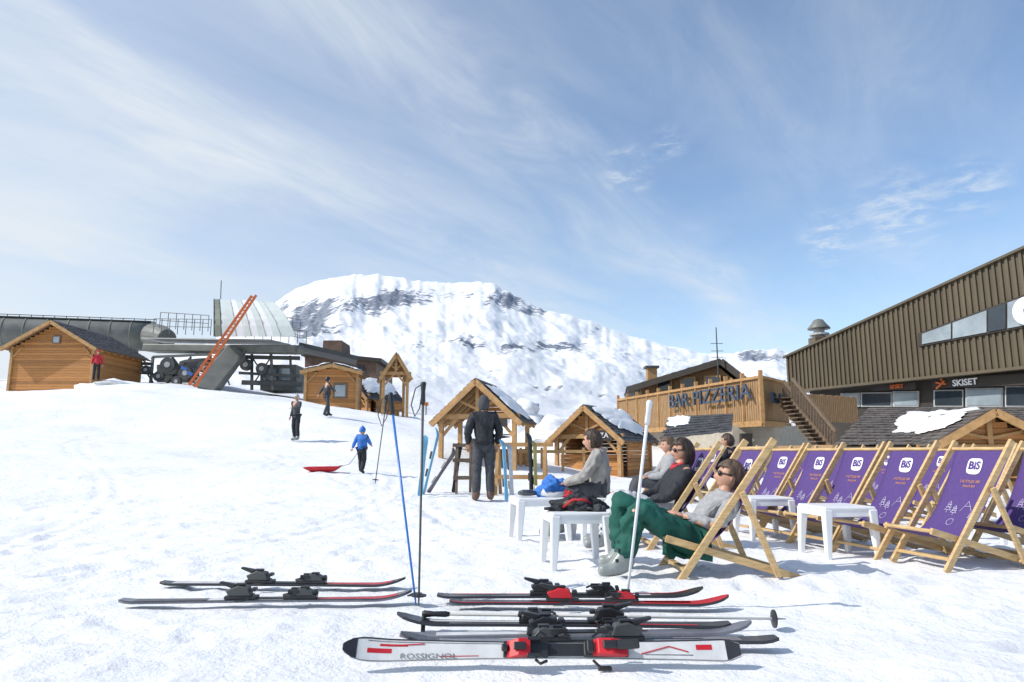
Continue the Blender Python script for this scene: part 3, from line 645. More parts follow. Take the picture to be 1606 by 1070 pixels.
def person(label,loc,rz,J,col,k=1,head='hair',yaw=0,pitch=0,glass=False,puff=1.0,group=None,boots='boot',pant_puff=1.0,hairm='hair',longhair=False,curl=.5,hk=1.0,wrinkle=.012,pwr=1.2):
    t=thing('person',label,'person',loc,rz,group)
    J={a:V(b)*k for a,b in J.items()}
    def wr(a,amt):
        if not amt: return a
        c=sum(a,V())/len(a); out=[]
        for v in a:
            q=v/k; n_=noise.noise(q*8+V((k*7,0,0)))+.7*noise.noise(V((q.x*26,q.y*14,q.z*20)))
            r_=1-abs(noise.noise(V((q.x*15+3,q.y*8,q.z*13))))*2.2; out.append(v+(v-c).normalized()*(n_*.8+r_*.5-.3)*amt*k)
        return out
    def mk(keys,es,rs,name,m,sub=2,extra=None,amt=0):
        vs=[J[a] for a in keys]; idx={a:i for i,a in enumerate(keys)}
        a,f=skin(vs,[(idx[x],idx[y]) for x,y in es],[tuple(q*k for q in r) if hasattr(r,'__len__') else r*k for r in rs],0,sub)
        mb=MB(); mb.add(wr(a,amt),f)
        if extra: extra(mb)
        return mb.build(name,m,t,smooth=True)
    J['neck2']=J['neck'].lerp(J['head'],.45)
    for s_ in 'LR':
        J['fo'+s_]=J['el'+s_].lerp(J['wr'+s_],.35); J['th'+s_]=J['hip'+s_].lerp(J['kn'+s_],.35); J['ca'+s_]=J['kn'+s_].lerp(J['an'+s_],.3)
        J['up'+s_]=J['sh'+s_].lerp(J['el'+s_],.4)
    rot=Matrix.Rotation(yaw,3,'Z')@Matrix.Rotation(-pitch,3,'Y')
    kh=k*hk
    def ex(mb):
        headmesh(mb,J['head'],rot,kh)
        for s_,sg in(('L',1),('R',-1)):
            hand(mb,J['wr'+s_],J['wr'+s_]-J['el'+s_],V((.2,0,1)) if abs((J['wr'+s_]-J['el'+s_]).normalized().z)<.8 else V((1,0,.1)),k*.95,sg,curl)
    keys=['pel','spi','che','neck','neck2','head']; es=[('pel','spi'),('spi','che'),('che','neck'),('neck','neck2'),('neck2','head')]; rs=[.11,.10,.12,.055,.05,.05]
    for s_ in 'LR':
        keys+=['sh'+s_,'up'+s_,'el'+s_,'fo'+s_,'wr'+s_,'hip'+s_,'th'+s_,'kn'+s_,'ca'+s_,'an'+s_,'to'+s_]; rs+=[.055,.045,.038,.038,.026,.08,.075,.052,.05,.035,.03]
        es+=[('che','sh'+s_),('sh'+s_,'up'+s_),('up'+s_,'el'+s_),('el'+s_,'fo'+s_),('fo'+s_,'wr'+s_),('pel','hip'+s_),('hip'+s_,'th'+s_),('th'+s_,'kn'+s_),('kn'+s_,'ca'+s_),('ca'+s_,'an'+s_),('an'+s_,'to'+s_)]
    mk(keys,es,rs,'body','skin' ,2,extra=ex)
    p=puff
    keys=['spi','pel','che','neck']; es=[('pel','spi'),('spi','che'),('che','neck')]; rs=[(.15*p,.125*p),(.155*p,.13*p),(.165*p,.125*p),.075]
    for s_ in 'LR':
        keys+=['sh'+s_,'up'+s_,'el'+s_,'fo'+s_,'wr'+s_]; rs+=[.082*p,.07*p,.058*p,.056*p,.04*p]
        es+=[('che','sh'+s_),('sh'+s_,'up'+s_),('up'+s_,'el'+s_),('el'+s_,'fo'+s_),('fo'+s_,'wr'+s_)]
    mk(keys,es,rs,'jacket',col[0],3 if wrinkle>.015 else 2,amt=wrinkle)
    q=pant_puff; keys=['pel']; es=[]; rs=[.125*q]
    for s_ in 'LR':
        keys+=['hip'+s_,'th'+s_,'kn'+s_,'ca'+s_,'an'+s_]; rs+=[.10*q,.096*q,.076*q,.078*q,.074*q]
        es+=[('pel','hip'+s_),('hip'+s_,'th'+s_),('th'+s_,'kn'+s_),('kn'+s_,'ca'+s_),('ca'+s_,'an'+s_)]
    mk(keys,es,rs,'trousers',col[1],3 if wrinkle>.015 else 2,amt=wrinkle*pwr)
    for s_ in 'LR':
        a=J['an'+s_]; b=J['to'+s_]; d=(b-a); d.z=0; d=d.normalized() if d.length>0 else V((1,0,0)); base=V((a.x,a.y,min(a.z,b.z)))
        mb=MB(); up=(J['kn'+s_]-a).normalized()
        vs,fs=skin([a+up*.14*k,a,base-d*.06*k,base+d*.09*k,base+d*.19*k],[(0,1),(1,2),(1,3),(3,4)],[.06*k,.062*k,.05*k,.052*k,.042*k],1,1)
        mb.add(vs,fs); bt=mb.build('boot',boots,t,smooth=True)
        if boots=='boot':
            for z in(.02,.09): 
                c=a+up*z*k+d*.06*k; MB().box(c,(.02,.1,.02)).build('buckle','black',bt)
    hc=J['head']
    if head in('hair','hat','hood','helmet'):
        sc={'hair':1.10,'hat':1.14,'hood':1.25,'helmet':1.22}[head]
        mb=MB()
        def fn(q):
            x,y,z=q; nn=0
            if head=='hair':
                strand=noise.noise(V((math.atan2(y,x)*9,z*8,3)))*.10+noise.noise(V((math.atan2(y,x)*24,z*10,8)))*.06
                nn=strand*(1.2 if longhair else .8)
                if x<-.03: x*=1.12
            if head=='hair' and longhair and z<0: z*=1.45; y*=1.12
            return V((x*(1+nn),y*(1+nn),z*(1+nn*.5)))
        tmp=MB(); tmp.ball((0,0,0),(.097*sc,.077*sc,.12*sc),44,30,fn)
        keep=[]
        for f in tmp.f:
            c=sum((tmp.v[i] for i in f),V())/len(f)
            if head=='hat': ok=c.z>.03-(.06 if c.x<0 else 0)
            elif head=='helmet': ok=c.z>.02-(.09 if c.x<.02 else 0)
            elif head=='hood': ok=not(c.x>.06 and abs(c.y)<.07 and c.z<.06)
            else:
                edge=.012*noise.noise(V((c.y*60,c.z*60,1)))
                ok=(c.z>.062+edge) or (c.x<(.028 if c.z>.02 else (-.015 if not longhair else .02))+edge and (longhair or c.z>-.075)) 
            if ok: keep.append(f)
        mb.add([hc+rot@v*kh for v in tmp.v],keep)
        if head=='hat': mb.ball(hc+rot@V((0,0,.145))*kh,.02*kh,8,6)
        hm={'hair':hairm,'hat':col[2] if len(col)>2 else 'dcloth','hood':col[2] if len(col)>2 else col[0],'helmet':col[2] if len(col)>2 else 'black'}[head]
        mb.build({'hair':'hair','hat':'hat','hood':'hood','helmet':'helmet'}[head],hm,t,smooth=True,solid=.006)
    mb=MB()
    if glass:
        for e in(-1,1): mb.ball(hc+rot@V((.084,e*.034,.012))*kh,(.012*kh,.028*kh,.02*kh),10,8,lambda q:rot@q); mb.beam(hc+rot@V((.081,e*.058,.018))*kh,hc+rot@V((0,e*.08,.012))*kh,.006,.01)
        mb.beam(hc+rot@V((.094,-.02,.018))*kh,hc+rot@V((.094,.02,.018))*kh,.006,.006); mb.build('sunglasses','black',t,smooth=True)
    else:
        for e in(-1,1): mb.ball(hc+rot@V((.078,e*.033,.012))*kh,(.008*kh,.014*kh,.008*kh),8,6,lambda q:rot@q)
        mb.build('eyes','cladd',t,smooth=True)
    return t
def stand(**o):
    J=dict(pel=(0,0,.96),spi=(0,0,1.08),che=(0,0,1.32),neck=(0,0,1.46),head=(.025,0,1.61),
      shL=(0,.17,1.41),elL=(-.03,.24,1.14),wrL=(.05,.26,.90),hipL=(0,.09,.90),knL=(.02,.11,.50),anL=(0,.12,.10),toL=(.14,.14,.05),
      shR=(0,-.17,1.41),elR=(-.03,-.24,1.14),wrR=(.05,-.26,.90),hipR=(0,-.09,.90),knR=(.02,-.11,.50),anR=(0,-.12,.10),toR=(.14,-.14,.05))
    J.update(o); return J
person('person in black jacket and grey trousers standing, seen from behind, beside the ski rack',S(758,12.4,788),R(98),stand(elL=(-.02,.27,1.14),wrL=(.1,.25,.93),elR=(-.02,-.27,1.14),wrR=(.1,-.24,.93)),('bcloth','dcloth','dcloth'),k=1.04,head='hood',puff=1.15,pant_puff=1.05,boots='brick',wrinkle=.016)
J=stand(knL=(.14,.1,.52),anL=(.16,.1,.14),toL=(.3,.1,.08),anR=(-.12,-.1,.12),toR=(.02,-.1,.05),elR=(.12,-.25,1.2),wrR=(.32,-.22,1.1),elL=(-.14,.24,1.16),wrL=(-.25,.26,.95))
person('child in blue jacket and blue hat walking, pulling a red sled',S(566,17,742),R(75),J,('blue','bcloth','blue'),k=.62,head='hat',puff=1.3,pant_puff=1.2,boots='bcloth',hk=1.35)
person('person in dark top and white boots walking down the slope on the left',S(463,26,692),R(-120),stand(elL=(.1,.25,1.2),wrL=(.28,.1,1.2),anR=(-.1,-.12,.1),toR=(.04,-.14,.05)),('dcloth','bcloth','lbloth'),k=.98,head='hat')
person('person in dark clothes walking uphill below the small cabin',S(511,31,652),R(40),J,('dcloth','dcloth','black'),k=1.0,head='helmet',boots='dcloth')
person('person in bright red coat standing in front of the large timber hut',S(148,36.5,618)+V((0,0,.22)),R(-60),stand(pel=(0,0,.9)),('redf','bcloth','redf'),k=.93,head='hat',puff=1.15,boots='bcloth')
person('person in dark jacket standing under the lift station beams',P(436,640,44)-V((0,0,1.0)),R(-90),stand(),('bcloth','dcloth','black'),k=1.0,head='helmet',boots='bcloth')
def seat(hx,hz,sx,sz,hdx,hdz,kx,kz,ax,az,ex,ez,wx,wz,sp=.11):
    def m(a,b,t_): return a+(b-a)*t_
    J=dict(pel=(hx,0,hz),spi=(m(hx,sx,.35)-.03,0,m(hz,sz,.3)-.02),che=(m(hx,sx,.8),0,m(hz,sz,.78)),neck=(sx+.01,0,sz+.03),head=(hdx,0,hdz))
    for s_,g in(('L',1),('R',-1)):
        J['sh'+s_]=(sx,g*.165,sz-.02);J['el'+s_]=(ex,g*.24,ez);J['wr'+s_]=(wx,g*.14,wz);J['hip'+s_]=(hx+.03,g*.09,hz);J['kn'+s_]=(kx,g*sp,kz);J['an'+s_]=(ax+ (.05 if g>0 else 0),g*(sp+.01),az);J['to'+s_]=(ax+.14+(.05 if g>0 else 0),g*(sp+.03),az-.05)
    return J
# deck chair prototype (front = +X)
def fabv(v):
    pts=[(-.315,.905),(-.26,.78),(-.17,.60),(-.07,.44),(.05,.31),(.17,.245),(.29,.25),(.41,.30)]
    x=v*(len(pts)-1); i=min(int(x),len(pts)-2); f=x-i
    p0=pts[max(i-1,0)];p1=pts[i];p2=pts[i+1];p3=pts[min(i+2,len(pts)-1)]
    def cr(a,b,c,d): return .5*((2*b)+(-a+c)*f+(2*a-5*b+4*c-d)*f*f+(-a+3*b-3*c+d)*f**3)
    return V((cr(p0[0],p1[0],p2[0],p3[0]),0,cr(p0[1],p1[1],p2[1],p3[1])))
def fab(u,v,off=0.0):
    p=fabv(v); d=(fabv(min(v+.01,1))-fabv(max(v-.01,0))).normalized(); nn=V((-d.z,0,d.x)); nn=nn if nn.x>0 or nn.z>0 else -nn
    w=math.cos(u/.23*math.pi/2)*.018*math.sin(math.pi*v)+.004*math.sin(u*38+v*5)*math.sin(math.pi*v)
    return p+V((0,u,0))+nn*(off-w)
FL=1.14
def chair_proto():
    t=thing('deck_chair','','deck chair')
    for s_ in(-1,1):
        MB().beam((.36,s_*.275,0),(-.365,s_*.275,.985),.028,.05,up=(1,0,.7)).build('long_rail','pine',t,bevel=.005)
        MB().beam((.43,s_*.24,.30),(-.52,s_*.24,.02),.026,.05).build('seat_rail','pine',t,bevel=.005)
        MB().beam((-.10,s_*.31,.62),(-.33,s_*.31,.05),.024,.045,up=(1,0,0)).build('prop','pine',t,bevel=.005)
    MB().tube([(-.32,-.29,.92),(-.32,.29,.92)],.016,10).build('top_bar','pine',t); MB().tube([(.42,-.26,.298),(.42,.26,.298)],.015,10).build('front_bar','pine',t)
    MB().tube([(-.33,-.33,.06),(-.33,.33,.06)],.013,8).build('prop_bar','pine',t); MB().beam((.30,-.27,.09),(.30,.27,.09),.045,.022,up=(0,0,1)).build('stretcher','pine',t); MB().beam((-.45,-.23,.045),(-.45,.23,.045),.045,.022).build('rear_stretcher','pine',t)
    mb=MB(); mb.sheet(lambda u,v:fab((u-.5)*.46,v),14,40); f=mb.build('canvas','purple',t,smooth=True,solid=.004)
    c=(0,.16); pts=[]
    for q in range(24):
        a=2*math.pi*q/24; r=.075/max(abs(math.cos(a))**4+abs(math.sin(a))**4,.0001)**.25; pts.append((r*math.cos(a)*.95,c[1]-r*math.sin(a)*.85))
    mb=MB(); mb.add([fab(0,c[1]/FL,.007)]+[fab(x,y/FL,.007) for x,y in pts],[[0,1+i,1+(i+1)%24] for i in range(24)]); lg=mb.build('logo_patch','ink',f)
    vs,fs=text_geo('BiS',.09,0,.003); mb=MB(); mb.add([fab(v.x,(c[1]-v.y)/FL,.010) for v in vs],fs); mb.build('logo_letters','pink',lg)
    for j,(tx,sz) in enumerate((("L'ALTITUDE 1860",.026),('SNACK BAR',.022))):
        vs,fs=text_geo(tx,sz,0,.0); mb=MB(); mb.add([fab(v.x,(.275+j*.032-v.y)/FL,.007) for v in vs],fs); mb.build('orange_lettering','oink',f)
    def line(mb,x0,y0,x1,y1,w=.0022):
        d=V((x1-x0,y1-y0)).normalized(); a=V((-d.y,d.x))*w
        for i in range(4):
            s0=i/4;s1=(i+1)/4; A_=(x0+(x1-x0)*s0,y0+(y1-y0)*s0);B_=(x0+(x1-x0)*s1,y0+(y1-y0)*s1)
            mb.add([fab(A_[0]+a.x,(A_[1]+a.y)/FL,.007),fab(B_[0]+a.x,(B_[1]+a.y)/FL,.007),fab(B_[0]-a.x,(B_[1]-a.y)/FL,.007),fab(A_[0]-a.x,(A_[1]-a.y)/FL,.007)],[(0,1,2,3)])
    def tree(x,y,h):
        mb=MB()
        for q in range(3): line(mb,x,y+h*q*.22,x-h*.2-h*q*.05,y+h*(.3+q*.22)); line(mb,x,y+h*q*.22,x+h*.2+h*q*.05,y+h*(.3+q*.22)); line(mb,x-h*.2-h*q*.05,y+h*(.3+q*.22),x+h*.2+h*q*.05,y+h*(.3+q*.22))
        line(mb,x,y+h*.75,x,y+h); mb.build('tree_print','fink',f)
    tree(-.11,.43,.10); tree(-.05,.46,.08); tree(.13,.50,.07)
    mb=MB(); line(mb,.0,.50,.06,.42);line(mb,.06,.42,.12,.50);line(mb,.03,.46,.09,.46); mb.build('peak_print','fink',f)
    mb=MB()
    for q in range(10):
        a0=q*.628;a1=(q+1)*.628; line(mb,-.03+.03*math.cos(a0),.60+.03*math.sin(a0),-.03+.03*math.cos(a1),.60+.03*math.sin(a1))
    mb.build('ring_print','fink',f)
    return t
proto=chair_proto(); 
used=[False]
def put_chair(px_,py_,rot,label):
    g=G(px_,py_); a=math.pi+R(rot)
    o=proto if not used[0] else copy_tree(proto); used[0]=True
    o.location=g-V((math.cos(a),math.sin(a),0))*.36; o.location.z=H(o.location.x,o.location.y)-.005
    o.rotation_euler=(0,0,a); o['label']=label; o['group']='wooden deck chairs with purple canvas'
    return o
front=[(1440,888),(1338,872),(1268,858),(1210,847),(1158,838)]
words=['nearest','second','third','fourth','fifth']
for i,(a,b) in enumerate(front):
    put_chair(a,b,13+random.uniform(-4,4),'%s empty purple deck chair of the front row, counted from the right'%words[i] if i else 'nearest and largest empty purple deck chair at the right')
put_chair(1560,880,12,'purple deck chair cut by the right edge of the picture')
back=[(1500,832),(1420,824),(1340,816),(1272,810),(1205,805),(1110,803)]
w2=['rightmost','second from right','third from right','fourth from right','fifth from right','leftmost']
for i,(a,b) in enumerate(back): put_chair(a,b,14+random.uniform(-6,6),'%s purple deck chair of the row behind the front one'%w2[i])
back=[(1150,790),(1070,789),(1010,787)]
for i,(a,b) in enumerate(back): put_chair(a,b,14+random.uniform(-6,6),'%s of the three far purple deck chairs behind the seated people'%['rightmost','middle','leftmost'][i])
c3=put_chair(1048,904,2,'deck chair holding the person in green trousers')
c2=put_chair(1000,862,6,'deck chair holding the person in the black jacket')
J=seat(.19,.28,-.09,.56,-.125,.71,.68,.55,.66,.14,.06,.38,.28,.41,sp=.13)
J['knL']=(.62,.19,.50); J['anL']=(.72,.17,.13); J['toL']=(.86,.2,.08); J['wrL']=(.26,.06,.44)
person('person with sunglasses, grey sweater and green ski trousers reclining in a deck chair',c3.location,c3.rotation_euler.z,J,('gcloth','green'),head='hair',glass=True,puff=.88,pant_puff=1.16,pitch=R(14),hairm='hairg',boots='boot',wrinkle=.026,yaw=R(-8),pwr=1.5)
J=seat(.12,.34,-.10,.74,-.10,.90,.55,.50,.66,.13,.10,.50,.28,.46)
pp=person('person with chin length brown hair and sunglasses in black jacket, sitting in a deck chair',c2.location,c2.rotation_euler.z,J,('bcloth','lbloth'),head='hair',glass=True,puff=.95,pant_puff=1.0,longhair=True,boots='boot',wrinkle=.02)
mb=MB(); mb.tube([V((-.03,.07,.77)),V((.0,0,.745)),V((-.03,-.07,.77)),V((-.13,-.05,.79)),V((-.13,.05,.79)),V((-.03,.07,.77))],.022,8); mb.build('red_collar','redf',pp,smooth=True)
def table_proto():
    t=thing('plastic_table','','table')
    MB().box((0,0,.425),(.46,.46,.03)).build('table_top','white',t,bevel=.012)
    for s_ in(-1,1): MB().box((0,s_*.215,.385),(.44,.018,.06)).build('apron','white',t,bevel=.005); MB().box((s_*.215,0,.386),(.018,.41,.06)).build('apron','white',t,bevel=.005)
    for a in(-1,1):
        for b in(-1,1):
            MB().beam((a*.2,b*.2,.415),(a*.225,b*.225,0),.075,.075,up=(0,1,0),w2=.045,h2=.045).build('leg','white',t,bevel=.01)
    return t
tp=table_proto(); tu=[False]
def put_table(px_,py_,rz,label,loc=None,sc=1):
    o=tp if not tu[0] else copy_tree(tp); tu[0]=True
    g=G(px_,py_) if loc is None else loc; o.location=(g[0],g[1],H(g[0],g[1])-.01); o.rotation_euler=(0,0,R(rz)); o['label']=label; o['group']='low white plastic tables'; o.scale=(sc,sc,1); return o
T1=put_table(903,888,8,'low white table with a dark red bag on it, left of the green trousers')
T2=put_table(845,845,10,'low white table behind the nearest one, holding the blue jacket',sc=1.15)
put_table(1316,872,6,'low white table in front of the second deck chair of the row')
put_table(1200,845,4,'low white table just right of the reclining person\'s chair')
put_table(1590,852,-4,'low white table at the right edge of the picture')
T4=put_table(940,846,8,'low white table the person in the beige jacket sits on')
J=seat(-.02,.53,-.03,.93,.06,1.06,.38,.50,.40,.14,.12,.68,.36,.60)
L4=V(T4.location); 
person('person in beige jacket with short brown hair sitting upright beside the tables',L4,math.pi-R(14),J,('beige','dcloth'),head='hair',puff=1.05,pant_puff=1.05,yaw=R(-15),boots='boot',k=.96,wrinkle=.022)
p=S(1048,10,780); J=seat(.0,.42,-.06,.84,-.02,.98,.44,.5,.5,.14,.1,.58,.3,.55)
person('person in grey top seated further back, mostly hidden by the person in black jacket',p,math.pi,J,('gcloth','dcloth'),head='hair',hairm='hairg',k=1.0)
p=S(1142,13,760)
person('person in dark jacket seated far back between the deck chairs',p,math.pi-.6,J,('bcloth','dcloth'),head='hair',k=1.1)
# ---------------- items on tables
def lump(name,label,cat,c,r,m,sd=0,amp=.3):
    mb=MB(); t=thing(name,label,cat,c)
    def fn(q):
        kk=1+amp*noise.noise(q/max(r)*1.6+V((sd,0,0)))+amp*.6*noise.noise(q/max(r)*4+V((sd,5,0)))+amp*.3*noise.noise(q/max(r)*9+V((sd,5,0))); q=q*kk; q.z=max(q.z,-r[2]*.55); return q
    mb.ball((0,0,r[2]*.55),r,44,30,fn); mb.build('shell',m,t,smooth=True)
    return t
L1=V(T1.location); zt1=L1.z+.44
b=lump('backpack','dark red and black bag lying on the nearest white table','bag',(L1.x+.02,L1.y+.0,zt1),(.17,.12,.085),'bcloth',2,.5)
MB().tube([(-.12,-.09,.03),(-.05,-.13,.09),(.05,-.13,.09),(.12,-.08,.04)],.010,8).build('strap','redf',b,smooth=True)
MB().ball((-.07,-.08,.06),(.05,.04,.025),12,8).build('pocket','brick',b,smooth=True)
b=lump('glove','black padded ski glove on the nearest white table','glove',(L1.x-.15,L1.y-.08,zt1),(.06,.045,.03),'bcloth',5,.4)
for i in range(4): MB().tube([(-.04,-.03+i*.02,.02),(-.1,-.035+i*.022,.018)],[.012,.009],7).build('finger','bcloth',b,smooth=True)
b=lump('glove','second black ski glove lying on the right end of the nearest white table','glove',(L1.x+.17,L1.y-.12,zt1),(.055,.045,.035),'dcloth',15,.4)
for i in range(4): MB().tube([(-.04,-.03+i*.02,.02),(-.09,-.035+i*.022,.03)],[.012,.009],7).build('finger','dcloth',b,smooth=True)
L2=V(T2.location); z2=L2.z+.44
b=lump('folded_jacket','crumpled bright blue jacket on the table behind','jacket',(L2.x+.16,L2.y-.02,z2),(.17,.14,.13),'blue',9,.55)
MB().tube([(-.12,-.1,.05),(-.02,-.15,.02),(.1,-.14,.03)],[.04,.035,.03],9).build('sleeve','lbloth',b,smooth=True)
lump('red_cloth_bundle','small red cloth bundle beside the crumpled blue jacket','cloth',(L2.x+.30,L2.y-.16,z2),(.07,.05,.04),'redf',12,.5)
b=thing('ski_goggles','black goggles lying on the left end of the rear white table','goggles',(L2.x-.12,L2.y-.1,z2))
MB().tube([(-.08,0,.04),(-.04,-.03,.045),(.04,-.03,.045),(.08,0,.04)],[.03,.04,.04,.03],12,.8).build('lens','dglass',b,smooth=True)
MB().tube([(-.08,0,.04),(-.09,.08,.03),(0,.12,.02),(.09,.08,.03),(.08,0,.04)],.014,8,.5).build('strap','bcloth',b,smooth=True)
b=thing('paper_cup','white cup standing beside the black goggles','cup',(L2.x-.0,L2.y+.08,z2)); MB().tube([(0,0,0),(0,0,.1)],[.028,.037],16).build('cup','white',b); MB().tube([(0,0,.098),(0,0,.106)],[.039,.039],16).build('rim','wpaint',b)
# ---------------- skis
def skimesh(mb,L,w=1.0,tipup=.07,tailup=.01,th=.014,n_=44,inset=0,zo=0,a=0,b=1,y0=None,y1=None):
    vs=[];fs=[]
    for i in range(n_+1):
        u=a+(b-a)*i/n_; x=(u-.5)*L
        hw=(.037+.016*(2*u-1)**2+.006*max(0,u-.5)*2)*w
        if u>.93: hw*=math.sqrt(max(0,1-((u-.93)/.071)**2))
        if u<.03: hw*=.6+.4*u/.03
        z=tipup*max(0,(u-.87)/.13)**1.8+tailup*max(0,(.05-u)/.05)**1.5+zo; hw=max(hw-inset,.001)
        l,r=(-hw,hw) if y0 is None else (hw*y0,hw*y1)
        vs+=[(x,l,z),(x,r,z),(x,r-.06*hw,z+th),(x,l+.06*hw,z+th)]
    for i in range(n_):
        o=i*4
        for k in range(4): fs.append([o+k,o+(k+1)%4,o+4+(k+1)%4,o+4+k])
    fs+=[[3,2,1,0],[n_*4+k for k in range(4)]]
    mb.add(vs,fs)
def binding(par,m1,m2,z0=.014,cx0=.02,wk=1.0):
    for s_,nm in((1,'toe_binding'),(-1,'heel_binding')):
        mb=MB(); cx=cx0+s_*.17; w=wk
        mb.cur=0; mb.box((cx,0,z0+.012),(.19,.062*w,.02)); 
        if s_>0:
            mb.cur=1; mb.prism([(cx-.02,-.036*w,z0+.022),(cx+.08,-.03*w,z0+.022),(cx+.07,-.028*w,z0+.04),(cx+.03,-.033*w,z0+.062),(cx-.02,-.036*w,z0+.055)],(0,.07*w,0)); mb.cur=0
            mb.box((cx+.025,0,z0+.064),(.05,.03*w,.012)); mb.tube([(cx+.08,0,z0+.035),(cx+.10,0,z0+.04)],[.018,.015],10)
            for e in(-1,1): mb.box((cx-.035,e*.033*w,z0+.045),(.06,.014,.026)); mb.tube([(cx-.09,e*.05,z0+.03),(cx-.06,e*.065,z0+.04),(cx-.04,e*.045,z0+.03)],.007,6)
        else:
            mb.cur=1; mb.prism([(cx+.06,-.034*w,z0+.022),(cx-.07,-.03*w,z0+.022),(cx-.09,-.028*w,z0+.05),(cx-.02,-.028*w,z0+.08),(cx+.04,-.032*w,z0+.07)],(0,.066*w,0)); mb.cur=0
            mb.prism([(cx-.05,-.02*w,z0+.06),(cx-.13,-.018*w,z0+.09),(cx-.13,-.018*w,z0+.102),(cx-.03,-.02*w,z0+.085)],(0,.038*w,0)); mb.box((cx+.07,0,z0+.055),(.03,.05*w,.02)); mb.box((cx-.01,0,z0+.084),(.06,.034*w,.012))
            for e in(-1,1): mb.beam((cx+.06,e*.045,z0+.02),(cx+.02,e*.075,z0+.0),.012,.012); mb.box((cx+.01,e*.075,z0+.006),(.06,.02,.012))
        mb.build(nm,[m1,m2],par,bevel=.006)
    MB().box((cx0,0,z0+.004),(.5,.05,.008)).build('binding_plate',m1,par)
def ski(label,loc,rz,L,mb_,mt,roll=0,bm=('black','black'),pitch=0,tipup=.045,w=1.0,cx0=.02,wk=1.0):
    t=thing('ski',label,'ski',loc,rz); t.rotation_euler=(roll,pitch,rz) 
    mb=MB(); skimesh(mb,L,tipup=tipup,w=w); mb.build('ski_body',mb_,t,bevel=.002)
    for st in (mt or []):
        a,b,m_,ins=st[:4]; y0,y1=(st[4],st[5]) if len(st)>4 else (None,None)
        mb=MB(); skimesh(mb,L,w=w,th=.001,inset=ins,zo=.0148,a=a,b=b,tipup=tipup,y0=y0,y1=y1); mb.build('topsheet_stripe',m_,t)
    binding(t,bm[0],bm[1],cx0=cx0,wk=wk)
    return t
t=ski('white ski with red and black binding lying on its edge nearest the camera',(XA(850,3.15,1010),3.16,.052),math.pi,1.68,'skiwhite',[(.0,1,'skidark',0,-1,-.86),(.0,1,'marking',0,.92,1),(.84,.91,'red',0,-.5,-.3),(.88,.94,'red',0,-.1,.3),(.965,.998,'skidark',.003),(.07,.11,'red',0,-.5,.0),(.0,.035,'skidark',.006),(.66,.76,'red',0,.6,.7),(.12,.24,'marking',0,.45,.55),(.60,.94,'marking',0,-.75,-.68)],bm=('black','red'),tipup=.05,w=.9,cx0=-.10,wk=1.0)
t.rotation_euler=(R(-60),0,math.pi)
vs,fs=text_geo('ROSSIGNOL',.030,0,.0); mb=MB(); mb.add([V((.48-v.x*1.5,.026-v.y,.0172)) for v in vs],fs); mb.build('ski_lettering','marking',t)
for (x0,y0,x1,y1) in[(.66,-.016,.50,-.024),(-.42,.016,-.54,-.014),(-.54,-.014,-.62,.008)]:
    MB().beam((x0,y0,.0165),(x1,y1,.0165),.004,.002).build('red_stripe','red',t)
ski('dark ski just behind the white one, black bindings',(XA(925,3.4,990),3.37,.03),R(182),1.72,'skidark',[(.1,.9,'skigrey',.012),(.2,.42,'skiwhite',0,-.2,.2)],bm=('black','dgrey')).rotation_euler=(0,0,R(182))
ski('grey ski with black bindings third from the camera',(XA(905,3.6,975),3.55,.02),R(3),1.70,'skigrey',[(.1,.45,'skiwhite',.018),(.55,.7,'red',0,.2,.6)],bm=('black','black'))
ski('dark ski with pale tip crossing the grey one, fourth from the camera',(XA(880,3.75,966),3.68,.035),R(178),1.66,'skidark',[(.55,.9,'skiwhite',0,-.5,.0),(.1,.4,'red',0,.5,.8)],bm=('black','black'),cx0=-.05)
ski('red ski with black and red bindings lying behind the ski pole',(XA(925,4.15,945),4.22,.025),R(-2),1.60,'skidark',[(.5,1,'red',.006),(.7,.95,'skidark',0,-.4,.5),(.0,.5,'red',0,-.95,-.7)],bm=('black','red'))
ski('dark ski with thin red edge, farthest in the right hand pile',(XA(895,4.4,935),4.4,.03),R(1),1.6,'skidark',[(.05,.95,'red',0,.6,.85),(.5,.8,'skiwhite',0,-.4,.1)],bm=('black','black'))
ski('white and red ski nearer of the left pair',(XA(420,4.3,938),4.3,.025),R(3),1.68,'skigrey',[(.05,.3,'skidark',.01),(.62,.95,'red',.024),(.3,.6,'skiwhite',.01),(0,1,'skidark',0,-1,-.8)],bm=('black','dgrey'))
ski('dark red ski farther of the left pair',(XA(440,4.75,912),4.8,.025),R(-2),1.62,'skidark',[(.55,.95,'red',.024),(.05,.4,'skiwhite',.02)],bm=('black','dgrey'))
# poles
def pole(label,a,b,m_,strap=True,basket=True,r=.008,gm='black',sdir=(-1,0,0)):
    a=V(a);b=V(b); d=(a-b).normalized(); L_=(a-b).length
    t=thing('ski_pole',label,'ski pole',b)
    MB().tube([(0,0,0),d*.05,d*(L_-.13)],[.003,r*.8,r],10).build('shaft',m_,t,smooth=True)
    MB().tube([d*(L_-.14),d*(L_-.12),d*(L_-.06),d*(L_-.01),d*L_],[r*1.3,.015,.013,.018,.012],10).build('grip',gm,t,smooth=True)
    if basket: MB().tube([d*.055,d*.062,d*.07],[.045,.045,.01],16).build('basket','black',t,smooth=False)
    if strap:
        s=V(sdir).normalized(); top=d*(L_-.01); mb=MB()
        pts=[top,top+s*.05-V((0,0,.03)),top+s*.075-V((0,0,.13)),top+s*.05-V((0,0,.2)),top+s*.02-V((0,0,.15)),top]
        mb.tube(pts,.008,6,.35); mb.build('strap','black',t,smooth=True)
    return t
g=G(655,950); Yp=g.y
pole('bright blue ski pole stuck in the snow, leaning left',P(612,616,Yp+.12),g+V((-.01,0,0)),'poleblue')
